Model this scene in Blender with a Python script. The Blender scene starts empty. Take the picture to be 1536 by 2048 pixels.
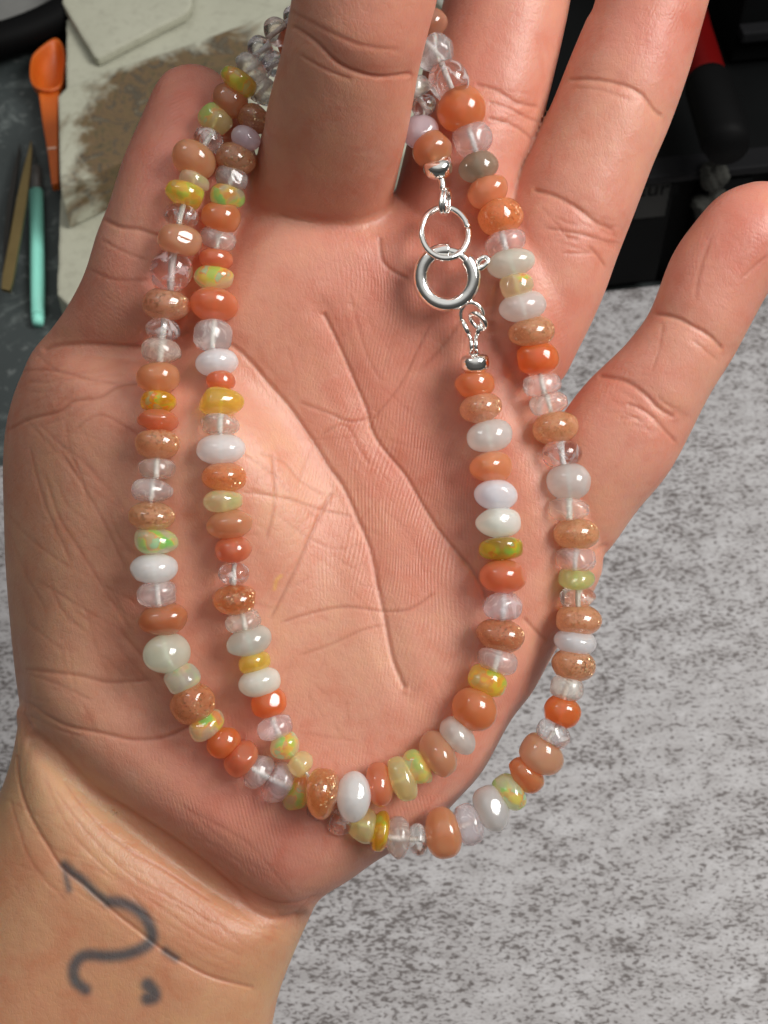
import bpy, bmesh, math, random
import numpy as np
from mathutils import Vector, Matrix
random.seed(7); np.random.seed(7)
sc = bpy.context.scene
col = sc.collection
R_ = math.radians

# ---------------------------------------------------------------- frame of the hand / camera
S = 8e-5            # one photo pixel at the palm, in metres
D = 3000.0          # camera to palm, in those units (24 cm)
PITCH = R_(55)
HT = 2200.0         # palm above the table
sp, cp = math.sin(PITCH), math.cos(PITCH)
RV = Matrix(((1, 0, 0), (0, sp, -cp), (0, cp, sp)))
T0 = Vector((0, 0, HT * S))
CAM = RV @ Vector((0, 0, D * S)) + T0
def pt(px, py, z=0.0):
    k = (D - z) / D
    return RV @ (Vector(((px - 768) * k, -(py - 1024) * k, z)) * S) + T0
def ray(px, py):
    return RV @ Vector(((px - 768), -(py - 1024), -D)).normalized()
def onplane(px, py, p0, n):
    d = ray(px, py)
    return CAM + d * ((p0 - CAM).dot(n) / d.dot(n))
def tab(px, py, h=0.0):
    return onplane(px, py, Vector((0, 0, h)), Vector((0, 0, 1)))

# ---------------------------------------------------------------- camera
cam_d = bpy.data.cameras.new('camera')
cam = bpy.data.objects.new('camera', cam_d); col.objects.link(cam)
cam.matrix_world = Matrix.Translation(CAM) @ RV.to_4x4()
cam_d.sensor_fit = 'VERTICAL'; cam_d.sensor_height = 24
cam_d.lens = 12.0 / (1024 / D)
cam_d.clip_start = 0.01; cam_d.clip_end = 20
cam_d.dof.use_dof = True; cam_d.dof.focus_distance = (D - 10) * S
cam_d.dof.aperture_fstop = cam_d.lens / 1.15
sc.camera = cam

# ---------------------------------------------------------------- world and window light
w = bpy.data.worlds.new("World"); sc.world = w; w.use_nodes = True
nt = w.node_tree; bg = nt.nodes['Background']
tc = nt.nodes.new('ShaderNodeTexCoord'); sx = nt.nodes.new('ShaderNodeSeparateXYZ')
rp = nt.nodes.new('ShaderNodeValToRGB')
mr = nt.nodes.new('ShaderNodeMapRange'); mr.inputs[1].default_value = -1; mr.inputs[2].default_value = 1
nt.links.new(tc.outputs['Generated'], sx.inputs[0]); nt.links.new(sx.outputs['Z'], mr.inputs[0])
nt.links.new(mr.outputs[0], rp.inputs[0]); nt.links.new(rp.outputs[0], bg.inputs[0])
rp.color_ramp.elements[0].color = (.09, .08, .07, 1); rp.color_ramp.elements[1].color = (1.9, 1.88, 1.82, 1)
rp.color_ramp.elements[0].position = .40; rp.color_ramp.elements[1].position = .95
e_ = rp.color_ramp.elements.new(.76); e_.color = (.30, .29, .28, 1)
bg.inputs[1].default_value = 0.37
def area(name, ax, ay, dist, sxx, syy, power, c, off=0.0):
    # ax: degrees right of the view axis, ay: degrees up
    d = Vector((math.tan(R_(ax)), math.tan(R_(ay)), 1)).normalized()
    p = RV @ (d * dist) + T0
    l = bpy.data.lights.new(name, 'AREA'); l.shape = 'RECTANGLE'; l.size = sxx; l.size_y = syy
    l.energy = power; l.color = c
    o = bpy.data.objects.new(name, l); col.objects.link(o)
    q = (p - T0).to_track_quat('Z', 'Y')
    o.matrix_world = Matrix.Translation(p) @ q.to_matrix().to_4x4() @ Matrix.Translation((off, 0, 0))
    return o
area('window_light', 44, 28, .80, .34, .36, 6.7, (1.0, .985, .95), .07)
area('window_light', 44, 28, .80, .075, .36, 1.5, (1.0, .985, .95), -.175)
area('side_window_light', -46, 50, .9, .12, .26, .45, (.97, .98, 1.0))
sc.view_settings.view_transform = 'Standard'; sc.view_settings.look = 'None'
sc.view_settings.gamma = 1; sc.view_settings.exposure = -0.03
sc.cycles.use_denoising = True
sc.cycles.transparent_max_bounces = 24; sc.cycles.transmission_bounces = 14; sc.cycles.max_bounces = 16

# ---------------------------------------------------------------- small helpers
def tag(o, label, cat=None, group=None, kind=None):
    if label: o['label'] = label
    if cat: o['category'] = cat
    if group: o['group'] = group
    if kind: o['kind'] = kind
    return o
def link(name, me, parent=None, mat=None):
    o = bpy.data.objects.new(name, me); col.objects.link(o)
    if parent is not None: o.parent = parent
    if mat is not None and me is not None: me.materials.append(mat)
    return o
def empty(name, loc):
    o = bpy.data.objects.new(name, None); col.objects.link(o); o.location = loc
    o.empty_display_size = .01
    return o
def put(o, loc, parent):
    """o's vertices are relative to world point loc; parent is an unrotated Empty"""
    o.location = Vector(loc) - parent.location if parent is not None else loc
def smooth(me, a=None):
    me.polygons.foreach_set('use_smooth', [True] * len(me.polygons)); me.update()

def NN(m, t, **k):
    n = m.node_tree.nodes.new('ShaderNode' + t)
    for a, b in k.items(): setattr(n, a, b)
    return n
def LL(m, a, b): m.node_tree.links.new(a, b)
def material(name):
    m = bpy.data.materials.new(name); m.use_nodes = True
    return m, m.node_tree.nodes['Principled BSDF'], m.node_tree.nodes['Material Output']
def noise(m, scale, detail=4, rough=.55, dist=0.0, vec=None):
    n = NN(m, 'TexNoise'); n.inputs['Scale'].default_value = scale; n.inputs['Detail'].default_value = detail
    n.inputs['Roughness'].default_value = rough; n.inputs['Distortion'].default_value = dist
    if vec is not None: LL(m, vec, n.inputs['Vector'])
    return n
def ramp(m, fac, stops):
    r = NN(m, 'ValToRGB'); cr = r.color_ramp
    while len(cr.elements) < len(stops): cr.elements.new(.5)
    for e, (p, c) in zip(cr.elements, stops): e.position = p; e.color = (*c, 1) if len(c) == 3 else c
    LL(m, fac, r.inputs[0]); return r
def objco(m, scale=(1, 1, 1)):
    t = NN(m, 'TexCoord'); mp = NN(m, 'Mapping'); mp.inputs['Scale'].default_value = scale
    LL(m, t.outputs['Object'], mp.inputs[0]); return mp
def bump(m, h, dist, strength=1.0, normal=None):
    b = NN(m, 'Bump'); b.inputs['Distance'].default_value = dist; b.inputs['Strength'].default_value = strength
    LL(m, h, b.inputs['Height'])
    if normal is not None: LL(m, normal, b.inputs['Normal'])
    return b
def mixc(m, fac, a, b, blend='MIX'):
    n = NN(m, 'Mix', data_type='RGBA', blend_type=blend)
    for s, v in ((0, fac), (6, a), (7, b)):
        if hasattr(v, 'links'): LL(m, v, n.inputs[s])
        else: n.inputs[s].default_value = v if s == 0 else (*v, 1)
    return n.outputs[2]
def mathn(m, op, a, b=None):
    n = NN(m, 'Math', operation=op)
    for i, v in enumerate((a, b)):
        if v is None: continue
        if hasattr(v, 'links'): LL(m, v, n.inputs[i])
        else: n.inputs[i].default_value = v
    return n.outputs[0]

# ================================================================ THE HAND
G0 = (-320.0, -560.0); H2 = 6.0
NX, NY = 345, 600                # 2D grid
GX = G0[0] + np.arange(NX) * H2; GY = G0[1] + np.arange(NY) * H2
X2, Y2 = np.meshgrid(GX, GY, indexing='ij')

def spline(P, n=8, closed=True):
    P = np.array(P, float); N = len(P); out = []
    rng = range(N) if closed else range(N - 1)
    for i in rng:
        if closed: a, b, c, d = P[(i - 1) % N], P[i], P[(i + 1) % N], P[(i + 2) % N]
        else: a, b, c, d = P[max(i - 1, 0)], P[i], P[i + 1], P[min(i + 2, N - 1)]
        for t in np.arange(n) / n:
            out.append(.5 * ((2 * b) + (c - a) * t + (2 * a - 5 * b + 4 * c - d) * t * t + (3 * b - a - 3 * c + d) * t ** 3))
    if not closed: out.append(P[-1])
    return np.array(out)
def segdist(X, Y, P, closed):
    d = np.full(X.shape, 1e9, np.float32)
    n = len(P) if closed else len(P) - 1
    for i in range(n):
        a = P[i]; b = P[(i + 1) % len(P)]; ab = b - a; L = (ab ** 2).sum() + 1e-9
        t = np.clip(((X - a[0]) * ab[0] + (Y - a[1]) * ab[1]) / L, 0, 1)
        d = np.minimum(d, np.hypot(X - a[0] - t * ab[0], Y - a[1] - t * ab[1]))
    return d
def inside(X, Y, P):
    r = np.zeros(X.shape, bool)
    for i in range(len(P)):
        x1, y1 = P[i]; x2, y2 = P[(i + 1) % len(P)]
        if y1 == y2: continue
        c = ((y1 > Y) != (y2 > Y)) & (X < (x2 - x1) * (Y - y1) / (y2 - y1) + x1)
        r ^= c
    return r
def blur(A, s):
    r = int(3 * s) + 1; k = np.exp(-.5 * (np.arange(-r, r + 1) / s) ** 2); k /= k.sum()
    for ax in (0, 1):
        pad = [(0, 0), (0, 0)]; pad[ax] = (r, r)
        B = np.pad(A, pad, mode='edge'); C = np.zeros_like(A)
        for i, kk in enumerate(k):
            C += kk * (B[i:i + A.shape[0], :] if ax == 0 else B[:, i:i + A.shape[1]])
        A = C
    return A
def gauss(cx, cy, sx_, sy_, a, ang=0):
    c, s = math.cos(R_(ang)), math.sin(R_(ang)); x = (X2 - cx) * c + (Y2 - cy) * s; y = -(X2 - cx) * s + (Y2 - cy) * c
    return a * np.exp(-.5 * ((x / sx_) ** 2 + (y / sy_) ** 2))
def axis_interp(pts):
    """pts: (px,py,value) along an axis -> value field by projection onto the polyline (smoothed)"""
    P = np.array(pts, float); best = np.full(X2.shape, 1e9); val = np.zeros(X2.shape)
    for i in range(len(P) - 1):
        a, b = P[i], P[i + 1]; ab = b[:2] - a[:2]; t = np.clip(((X2 - a[0]) * ab[0] + (Y2 - a[1]) * ab[1]) / (ab ** 2).sum(), 0, 1)
        d = np.hypot(X2 - a[0] - t * ab[0], Y2 - a[1] - t * ab[1]); m = d < best
        best = np.where(m, d, best); val = np.where(m, a[2] + t * (b[2] - a[2]), val)
    return blur(val, 6)

LAY = {}
def layer(name, outline, wdt, zc, t, bl=1.5, p=2.0):
    P = spline(outline)
    d = segdist(X2, Y2, P, True); sd = np.where(inside(X2, Y2, P), d, -d).astype(np.float32)
    core = blur(sd, bl + 4); near = np.clip(sd / 26, 0, 1)
    sdb = sd * (1 - near) + core * near            # keep the outline sharp, soften the ridge
    u = 1 - np.minimum(sdb, wdt) / wdt
    LAY[name] = dict(u=u.astype(np.float32), zc=(zc + 0 * X2).astype(np.float32), t=(t + 0 * X2).astype(np.float32), w=wdt,
                     box=(P.min(0) - 40, P.max(0) + 40), P=P, sd=sd)
def ztop(names):
    z = np.full(X2.shape, -1e4)
    for n in names:
        L = LAY[n]; z = np.maximum(z, np.where(L['u'] < 1, L['zc'] + L['t'] * np.sqrt(np.clip(1 - L['u'] ** 2, 0, 1)), -1e4))
    return z

# palm plate (index mount, hollow, heel)
palm_z = (-135 + gauss(600, 590, 130, 110, 26) + gauss(820, 850, 190, 200, -34) + gauss(840, 1420, 190, 190, 30)
          + gauss(520, 1650, 260, 110, 26, 35) + gauss(1120, 980, 120, 180, 14) + gauss(930, 560, 90, 80, 10))
layer('palm', [(500, 380), (440, 480), (376, 560), (330, 640), (280, 760), (120, 900), (60, 1200), (52, 1400), (75, 1475), (130, 1545),
               (290, 1682), (420, 1772), (530, 1826), (600, 1830), (643, 1795), (700, 1760), (750, 1724), (850, 1662), (922, 1592),
               (968, 1538), (1020, 1444), (1064, 1386), (1096, 1328), (1130, 1270), (1190, 1178), (1206, 1110), (1180, 980), (1140, 880), (1108, 812),
               (1112, 760), (1150, 690), (1180, 600), (1150, 470), (1020, 400), (900, 380), (780, 385), (640, 380)],
      135, palm_z, 135)
layer('thenar', [(78, 694), (150, 668), (250, 676), (330, 690), (385, 684), (440, 696), (490, 720), (545, 776), (602, 850), (660, 936), (706, 1030),
                 (742, 1130), (762, 1230), (752, 1330), (690, 1430), (560, 1500), (400, 1530), (260, 1520), (130, 1490), (52, 1450),
                 (38, 1400), (25, 1300), (12, 1150), (8, 1050), (6, 920), (16, 830), (42, 752)],
      200, -145 + gauss(330, 1000, 240, 300, 30) + gauss(180, 760, 110, 90, 6) + gauss(500, 870, 100, 130, 22) - np.clip(350 - X2, 0, 400) * .24 - np.clip(Y2 - 1150, 0, 400) * np.clip(500 - X2, 0, 400) / 400 * .12 + gauss(700, 1330, 180, 180, -40), 178)
layer('thumb', [(382, 127), (340, 138), (318, 159), (301, 190), (281, 237), (260, 283), (243, 325), (218, 405), (193, 468), (168, 548),
                (132, 617), (80, 694), (70, 760), (140, 800), (270, 770), (352, 700), (388, 640), (420, 560), (470, 460), (508, 370), (508, 290), (486, 215), (456, 165), (424, 138)],
      118, axis_interp([(385, 130, -88), (350, 400, -60), (270, 600, -80), (150, 770, -205)]), 108)
layer('index', [(585, -20), (572, 60), (556, 130), (535, 212), (515, 305), (494, 395), (484, 450), (520, 472), (600, 486), (690, 492), (742, 484),
                (776, 424), (800, 330), (818, 250), (836, 150), (858, 60), (876, -10), (890, -120), (885, -240), (850, -340), (770, -395), (680, -375), (620, -290), (598, -160)],
      150, axis_interp([(635, 560, -160), (645, 470, -126), (655, 390, -60), (672, 280, 52), (700, 90, 190), (735, -130, 250), (760, -380, 270)]), 138)
layer('middle', [(888, -5), (868, 60), (850, 120), (832, 210), (806, 320), (784, 430), (790, 560), (900, 640), (1010, 590), (1035, 450), (1042, 350),
                 (1064, 297), (1090, 222), (1110, 144), (1130, 57), (1142, -5), (1165, -150), (1172, -290), (1140, -400), (1060, -440), (975, -410), (930, -300), (905, -140)],
      122, axis_interp([(900, 620, -150), (930, 400, -118), (1000, 60, -120), (1050, -400, -110)]), 112)
layer('ring', [(1192, -5), (1172, 40), (1139, 118), (1109, 193), (1078, 262), (1048, 325), (1020, 392), (990, 480), (990, 640), (1060, 760), (1116, 768),
               (1158, 697), (1203, 602), (1236, 512), (1268, 430), (1306, 330), (1340, 250), (1376, 150), (1402, 60), (1420, -5), (1462, -160), (1480, -290), (1450, -390), (1370, -420), (1290, -370), (1240, -220)],
      118, axis_interp([(1050, 740, -150), (1110, 540, -118), (1230, 150, -95), (1370, -400, -70)]), 108)
layer('pinky', [(1504, 364), (1439, 391), (1385, 450), (1342, 515), (1301, 620), (1262, 676), (1232, 708), (1176, 762), (1132, 818), (1080, 900), (1100, 1040), (1170, 1120),
                (1214, 1104), (1273, 1024), (1343, 937), (1418, 793), (1468, 712), (1536, 587), (1600, 500), (1622, 440), (1600, 390), (1556, 366)],
      108, axis_interp([(1130, 1020, -140), (1190, 900, -112), (1330, 700, -96), (1520, 420, -70)]), 98)
layer('wrist', [(48, 1420), (180, 1530), (340, 1650), (500, 1760), (640, 1775), (632, 1806), (592, 1896), (560, 1980), (545, 2048), (520, 2200), (500, 2600), (500, 3080), (100, 3120), (-240, 3080),
                (-230, 2600), (-205, 2300), (-160, 2040), (-90, 1800), (-36, 1660), (2, 1580), (24, 1512), (34, 1460)],
      215, axis_interp([(340, 1500, -176), (300, 1800, -190), (220, 3000, -225)]), 178)

# 3D field
ZG = np.arange(-420, 460, H2, dtype=np.float32); NZ = len(ZG)
F = np.full((NX, NY, NZ), 60.0, np.float32)
def add_layer(name, k):
    L = LAY[name]; (x0, y0), (x1, y1) = L['box']
    i0 = max(int((x0 - G0[0]) / H2), 0); i1 = min(int((x1 - G0[0]) / H2) + 2, NX)
    j0 = max(int((y0 - G0[1]) / H2), 0); j1 = min(int((y1 - G0[1]) / H2) + 2, NY)
    u = L['u'][i0:i1, j0:j1, None]; zc = L['zc'][i0:i1, j0:j1, None]; t = L['t'][i0:i1, j0:j1, None]
    f = (np.sqrt(np.maximum(u, 0) ** 2 + ((ZG[None, None, :] - zc) / t) ** 2) - 1) * min(L['w'], float(L['t'].min()))
    A = F[i0:i1, j0:j1, :]
    h = np.clip(.5 + .5 * (A - f) / k, 0, 1)
    F[i0:i1, j0:j1, :] = A * (1 - h) + f * h - k * h * (1 - h)
add_layer('palm', 1); add_layer('thenar', 34); add_layer('wrist', 24); add_layer('thumb', 22)
add_layer('middle', 7); add_layer('ring', 7); add_layer('pinky', 7); add_layer('index', 24)

def surface_nets(F):
    ins = F < 0
    nx, ny, nz = F.shape
    c = np.zeros((nx - 1, ny - 1, nz - 1), np.uint8)
    for a in (0, 1):
        for b in (0, 1):
            for d in (0, 1):
                c += ins[a:nx - 1 + a, b:ny - 1 + b, d:nz - 1 + d]
    act = np.argwhere((c > 0) & (c < 8)); del c
    idx = np.full((nx - 1, ny - 1, nz - 1), -1, np.int32)
    idx[act[:, 0], act[:, 1], act[:, 2]] = np.arange(len(act))
    acc = np.zeros((len(act), 3)); cnt = np.zeros(len(act))
    cor = [(a, b, d) for a in (0, 1) for b in (0, 1) for d in (0, 1)]
    val = {q: F[act[:, 0] + q[0], act[:, 1] + q[1], act[:, 2] + q[2]].astype(float) for q in cor}
    for q in cor:
        for ax in range(3):
            if q[ax] == 0:
                r = list(q); r[ax] = 1; r = tuple(r); v0, v1 = val[q], val[r]; m = (v0 < 0) != (v1 < 0)
                t = np.where(m, v0 / np.where(m, v0 - v1, 1), 0)
                for e in range(3):
                    acc[:, e] += np.where(m, q[e] + (t if e == ax else 0), 0)
                cnt += m
    V = act + acc / cnt[:, None]
    Q = []
    for ax in range(3):
        sl0 = [slice(None)] * 3; sl1 = [slice(None)] * 3; sl0[ax] = slice(0, -1); sl1[ax] = slice(1, None)
        A = ins[tuple(sl0)]; B = ins[tuple(sl1)]
        e = np.argwhere(A != B); o1, o2 = [(1, 2), (2, 0), (0, 1)][ax]
        ok = (e[:, o1] > 0) & (e[:, o2] > 0) & (e[:, o1] < F.shape[o1] - 1) & (e[:, o2] < F.shape[o2] - 1); e = e[ok]
        s = A[e[:, 0], e[:, 1], e[:, 2]]
        def cell(d1, d2):
            g = e.copy(); g[:, o1] += d1; g[:, o2] += d2
            return idx[g[:, 0], g[:, 1], g[:, 2]]
        q = np.stack([cell(-1, -1), cell(0, -1), cell(0, 0), cell(-1, 0)], 1)
        q[~s] = q[~s][:, ::-1]; Q.append(q)
    return V, np.concatenate(Q)
V, Q = surface_nets(F); del F
V = np.stack([G0[0] + V[:, 0] * H2, G0[1] + V[:, 1] * H2, ZG[0] + V[:, 2] * H2], 1)

def mesh_np(name, V, Q):
    me = bpy.data.meshes.new(name)
    me.vertices.add(len(V)); me.vertices.foreach_set('co', V.astype(np.float32).ravel())
    me.loops.add(Q.size); me.loops.foreach_set('vertex_index', Q.astype(np.int32).ravel())
    me.polygons.add(len(Q)); me.polygons.foreach_set('loop_start', np.arange(0, Q.size, Q.shape[1], dtype=np.int32))
    me.polygons.foreach_set('loop_total', np.full(len(Q), Q.shape[1], np.int32))
    me.update(calc_edges=True); me.validate()
    return me
def vnormals(V, Q):
    a = V[Q[:, 2]] - V[Q[:, 0]]; b = V[Q[:, 3]] - V[Q[:, 1]]; n = np.cross(a, b)
    N = np.zeros_like(V)
    for k in range(4):
        for e in range(3): N[:, e] += np.bincount(Q[:, k], n[:, e], len(V))
    return N / (np.linalg.norm(N, axis=1)[:, None] + 1e-12)
tmp = mesh_np('tmp', V * .01, Q)
to = bpy.data.objects.new('tmp', tmp); col.objects.link(to)
ms = to.modifiers.new('s', 'SMOOTH'); ms.factor = .5; ms.iterations = 3
md = to.modifiers.new('sub', 'SUBSURF'); md.levels = 1; md.render_levels = 1
dg = bpy.context.evaluated_depsgraph_get(); ev = to.evaluated_get(dg); m2 = ev.to_mesh()
n = len(m2.vertices); V = np.empty(n * 3, np.float32); m2.vertices.foreach_get('co', V); V = V.reshape(-1, 3).astype(float) * 100
Q = np.empty(len(m2.loops), np.int32); m2.loops.foreach_get('vertex_index', Q); Q = Q.reshape(-1, 4)
ev.to_mesh_clear(); bpy.data.objects.remove(to); bpy.data.meshes.remove(tmp)
N = vnormals(V, Q)
if N[V[:, 2].argmax()][2] < 0: Q = Q[:, ::-1].copy(); N = -N

# ---- creases: (points, width, depth); on the palm side of everything but the index, and on the index
CR = [
 ([(388, 652), (430, 680), (467, 694), (501, 724), (535, 764), (575, 808), (602, 845), (636, 896), (660, 935), (688, 975), (714, 1033), (741, 1099), (754, 1166), (768, 1228), (785, 1316), (812, 1382)], 9, 9),
 ([(646, 623), (677, 687), (711, 765), (734, 819), (745, 863), (772, 904), (810, 949), (838, 997), (874, 1055), (909, 1099), (949, 1148), (975, 1200)], 7, 8),
 ([(602, 806), (657, 826), (697, 843), (738, 838)], 5, 3.0), ([(643, 870), (690, 850), (720, 900), (740, 930)], 5, 2.2),
 ([(546, 913), (551, 988), (545, 1030), (533, 1077)], 5, 3.4), ([(666, 984), (639, 1033), (604, 1112), (560, 1201), (542, 1236)], 6, 4),
 ([(564, 1245), (617, 1228), (688, 1214), (759, 1221), (816, 1219), (865, 1188)], 6, 3.6), ([(484, 984), (573, 997), (639, 1019), (706, 1033)], 5, 2.6),
 ([(600, 1310), (660, 1290), (720, 1262), (765, 1250)], 5, 2.5), ([(520, 905), (570, 925), (600, 960), (648, 990)], 4, 2.2),
 ([(470, 900), (520, 930), (560, 960)], 4, 2.4), ([(860, 650), (835, 700), (800, 770), (745, 840)], 6, 3), ([(700, 590), (730, 700), (760, 760)], 6, 2),
 ([(1046, 1234), (1077, 1267), (1096, 1282)], 7, 6), ([(983, 640), (985, 680), (1010, 722), (1035, 762), (1050, 800)], 20, 14),
 ([(1000, 560), (985, 620), (984, 670)], 14, 8), ([(1220, 1090), (1190, 1100), (1165, 1150)], 8, 4),
 ([(760, 470), (765, 520), (790, 545), (820, 560)], 8, 6), ([(925, 640), (880, 700), (840, 740)], 9, 3),
 ([(78, 700), (114, 689), (184, 690), (237, 695), (281, 697), (340, 684), (380, 656)], 9, 9),
 ([(12, 862), (57, 838), (114, 824), (145, 803), (198, 794), (237, 770), (285, 764)], 7, 5.5), ([(44, 741), (110, 741), (176, 758), (230, 765)], 6, 3),
 ([(150, 860), (200, 830), (260, 860), (330, 900)], 7, 2.4),
 ([(44, 1338), (88, 1343), (162, 1352), (220, 1365), (300, 1360)], 8, 4), ([(48, 1400), (88, 1431), (132, 1453), (198, 1466), (264, 1479), (325, 1475), (378, 1453), (420, 1420)], 8, 6),
 ([(240, 1262), (300, 1330), (360, 1390), (400, 1440)], 8, 3),
 ([(120, 900), (170, 980), (215, 1060), (250, 1140)], 4, 2.4), ([(90, 950), (120, 1040), (165, 1110), (215, 1190), (260, 1260)], 4, 2.2), ([(60, 900), (90, 1010), (140, 1120)], 4, 2),
 ([(200, 434), (237, 453), (281, 460), (330, 478)], 8, 6), ([(205, 480), (240, 500), (290, 520)], 6, 3), ([(180, 540), (230, 560), (300, 560)], 7, 2.5),
 ([(57, 1462), (115, 1512), (182, 1580), (260, 1632), (323, 1674), (396, 1726), (458, 1778), (500, 1815), (542, 1836), (583, 1840), (625, 1825)], 11, 13),
 ([(458, 1762), (500, 1788), (552, 1809), (604, 1807), (640, 1791)], 5, 3.6),
 ([(31, 1507), (36, 1565), (57, 1627), (94, 1690), (125, 1736), (172, 1773), (224, 1820), (276, 1861), (323, 1898), (365, 1924), (427, 1955), (510, 1976)], 6, 6.5),
 ([(130, 1560), (190, 1640), (260, 1700), (330, 1740), (420, 1800)], 5, 2.4), ([(110, 1580), (170, 1660), (260, 1750), (350, 1800), (430, 1850)], 4, 1.8),
 ([(90, 1560), (140, 1660), (220, 1745), (300, 1800), (400, 1870), (480, 1910)], 4, 1.6), ([(20, 1600), (60, 1720), (130, 1800)], 6, 2.0),
 ([(1131, 159), (1184, 159), (1246, 171), (1283, 190), (1310, 222), (1330, 236)], 8, 6), ([(1060, 379), (1106, 391), (1153, 416), (1196, 447), (1234, 463)], 9, 6.5),
 ([(1091, 456), (1162, 469), (1215, 484), (1245, 488)], 7, 4), ([(1178, 493), (1196, 512), (1212, 535)], 6, 4.5), ([(1150, 175), (1200, 180), (1260, 200)], 5, 2),
 ([(948, 168), (990, 180), (1034, 205), (1080, 215)], 8, 5), ([(975, 204), (1014, 215), (1049, 233), (1078, 245)], 7, 4), ([(975, 236), (1028, 252), (1066, 280)], 7, 4),
 ([(1302, 624), (1349, 635), (1385, 653), (1421, 674), (1450, 703)], 8, 7), ([(1385, 680), (1410, 700), (1436, 722)], 5, 2.6),
 ([(1190, 748), (1248, 761), (1291, 790), (1320, 819), (1355, 838)], 9, 7), ([(1250, 806), (1295, 826), (1335, 866), (1356, 888)], 7, 5), ([(1325, 650), (1318, 700), (1305, 740)], 5, 2),
 ([(1420, 480), (1400, 540), (1390, 600)], 8, 2), ([(1536, 510), (1500, 540), (1480, 560)], 5, 2.5),
]
CRI = [([(580, 50), (630, 85), (675, 128), (725, 150), (768, 156), (830, 148)], 8, 7), ([(600, 110), (650, 140), (700, 160)], 6, 3), ([(575, 20), (650, 60), (720, 90), (800, 100)], 9, 2.6),
       ([(560, 430), (620, 448), (680, 470)], 6, 3.5), ([(600, 455), (650, 462), (720, 466)], 4, 2)]
rs = np.random.RandomState(3)
def strokes(n, cx, cy, rx, ry, ang, L, wd, dp, jit=14):
    for _ in range(n):
        r = math.sqrt(rs.rand()); th = rs.rand() * 6.283; x = cx + rx * r * math.cos(th); y = cy + ry * r * math.sin(th)
        a = R_(ang + rs.randn() * jit); l = L * (.4 + rs.rand()) / 2; c = rs.randn() * .12
        CR.append(([(x - l * math.cos(a), y - l * math.sin(a)), (x - c * l * math.sin(a), y + c * l * math.cos(a)), (x + l * math.cos(a), y + l * math.sin(a))], wd, dp * (.5 + rs.rand() * .8)))
strokes(26, 150, 1120, 110, 260, 58, 150, 3.6, 1.2); strokes(16, 260, 1200, 130, 160, 42, 120, 3.6, 1.1)
strokes(34, 620, 1050, 170, 220, 15, 90, 3.4, 1.0, 60); strokes(30, 760, 760, 220, 200, 60, 90, 3.4, .9, 50); strokes(20, 700, 1450, 260, 130, 75, 80, 3.4, .8, 40); strokes(12, 130, 780, 90, 60, -10, 90, 3.8, 1.4, 25)
strokes(30, 300, 1740, 240, 110, 37, 190, 3.8, 1.1, 6); strokes(14, 480, 1870, 120, 60, 28, 120, 3.8, .9, 8); strokes(14, 1180, 460, 70, 50, 25, 70, 3.8, 1.8, 16)
strokes(10, 1300, 820, 60, 40, 35, 60, 3.8, 1.6, 14); strokes(10, 1020, 220, 60, 40, 14, 60, 3.8, 1.5, 16); strokes(8, 840, 1030, 100, 120, 70, 90, 3.8, .9, 40)
strokes(8, 100, 1400, 70, 60, 20, 120, 4.2, 1.6, 10)

GH = 3.0; gx = np.arange(-20, 1640, GH); gy = np.arange(-20, 2160, GH); XF, YF = np.meshgrid(gx, gy, indexing='ij')
def crease_map(L):
    M = np.zeros(XF.shape, np.float32); T = np.zeros(XF.shape, np.float32)
    for P, wd, dp in L:
        wide = max(0.0, dp - 3.2) * .95; ww = wd * 2.6 + 6
        wd = max(3.4, wd * .52); dp = min(dp * .46, 3.6)
        P = spline(P, 5, False); m = max(wd * 3.2, ww * 2.4); x0, y0 = P.min(0) - m; x1, y1 = P.max(0) + m
        i0, i1 = np.searchsorted(gx, [x0, x1]); j0, j1 = np.searchsorted(gy, [y0, y1])
        if i1 <= i0 or j1 <= j0: continue
        X, Y = XF[i0:i1, j0:j1], YF[i0:i1, j0:j1]; d = segdist(X, Y, P, False)
        e = np.minimum(np.hypot(X - P[0][0], Y - P[0][1]), np.hypot(X - P[-1][0], Y - P[-1][1])); tap = np.clip((e + 4) / (wd * 3), .15, 1)
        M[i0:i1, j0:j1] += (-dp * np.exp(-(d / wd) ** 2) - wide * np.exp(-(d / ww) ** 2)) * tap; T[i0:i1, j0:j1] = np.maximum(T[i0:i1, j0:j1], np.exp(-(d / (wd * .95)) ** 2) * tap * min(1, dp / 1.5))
    return M, T
MC, TC = crease_map(CR); MI, TI = crease_map(CRI)
def samp(M, x, y, x0, y0, h):
    fx = np.clip((x - x0) / h, 0, M.shape[0] - 1.001); fy = np.clip((y - y0) / h, 0, M.shape[1] - 1.001)
    i = fx.astype(int); j = fy.astype(int); a = fx - i; b = fy - j
    return (M[i, j] * (1 - a) * (1 - b) + M[i + 1, j] * a * (1 - b) + M[i, j + 1] * (1 - a) * b + M[i + 1, j + 1] * a * b)
def lf(key, name): return samp(LAY[name][key], V[:, 0], V[:, 1], G0[0], G0[1], H2)
def lfield(name):
    return np.abs(np.sqrt(np.maximum(lf('u', name), 0) ** 2 + ((V[:, 2] - lf('zc', name)) / lf('t', name)) ** 2) - 1)
names = list(LAY); own = np.argmin(np.stack([lfield(q) for q in names]), 0)
is_index = own == names.index('index')
front = np.clip((N[:, 2] - .05) / .35, 0, 1)
dsp = np.where(is_index, samp(MI, V[:, 0], V[:, 1], gx[0], gy[0], GH), samp(MC, V[:, 0], V[:, 1], gx[0], gy[0], GH)) * front
V0 = V.copy()
front2 = np.clip((N[:, 2] + .35) / .4, 0, 1)
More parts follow.
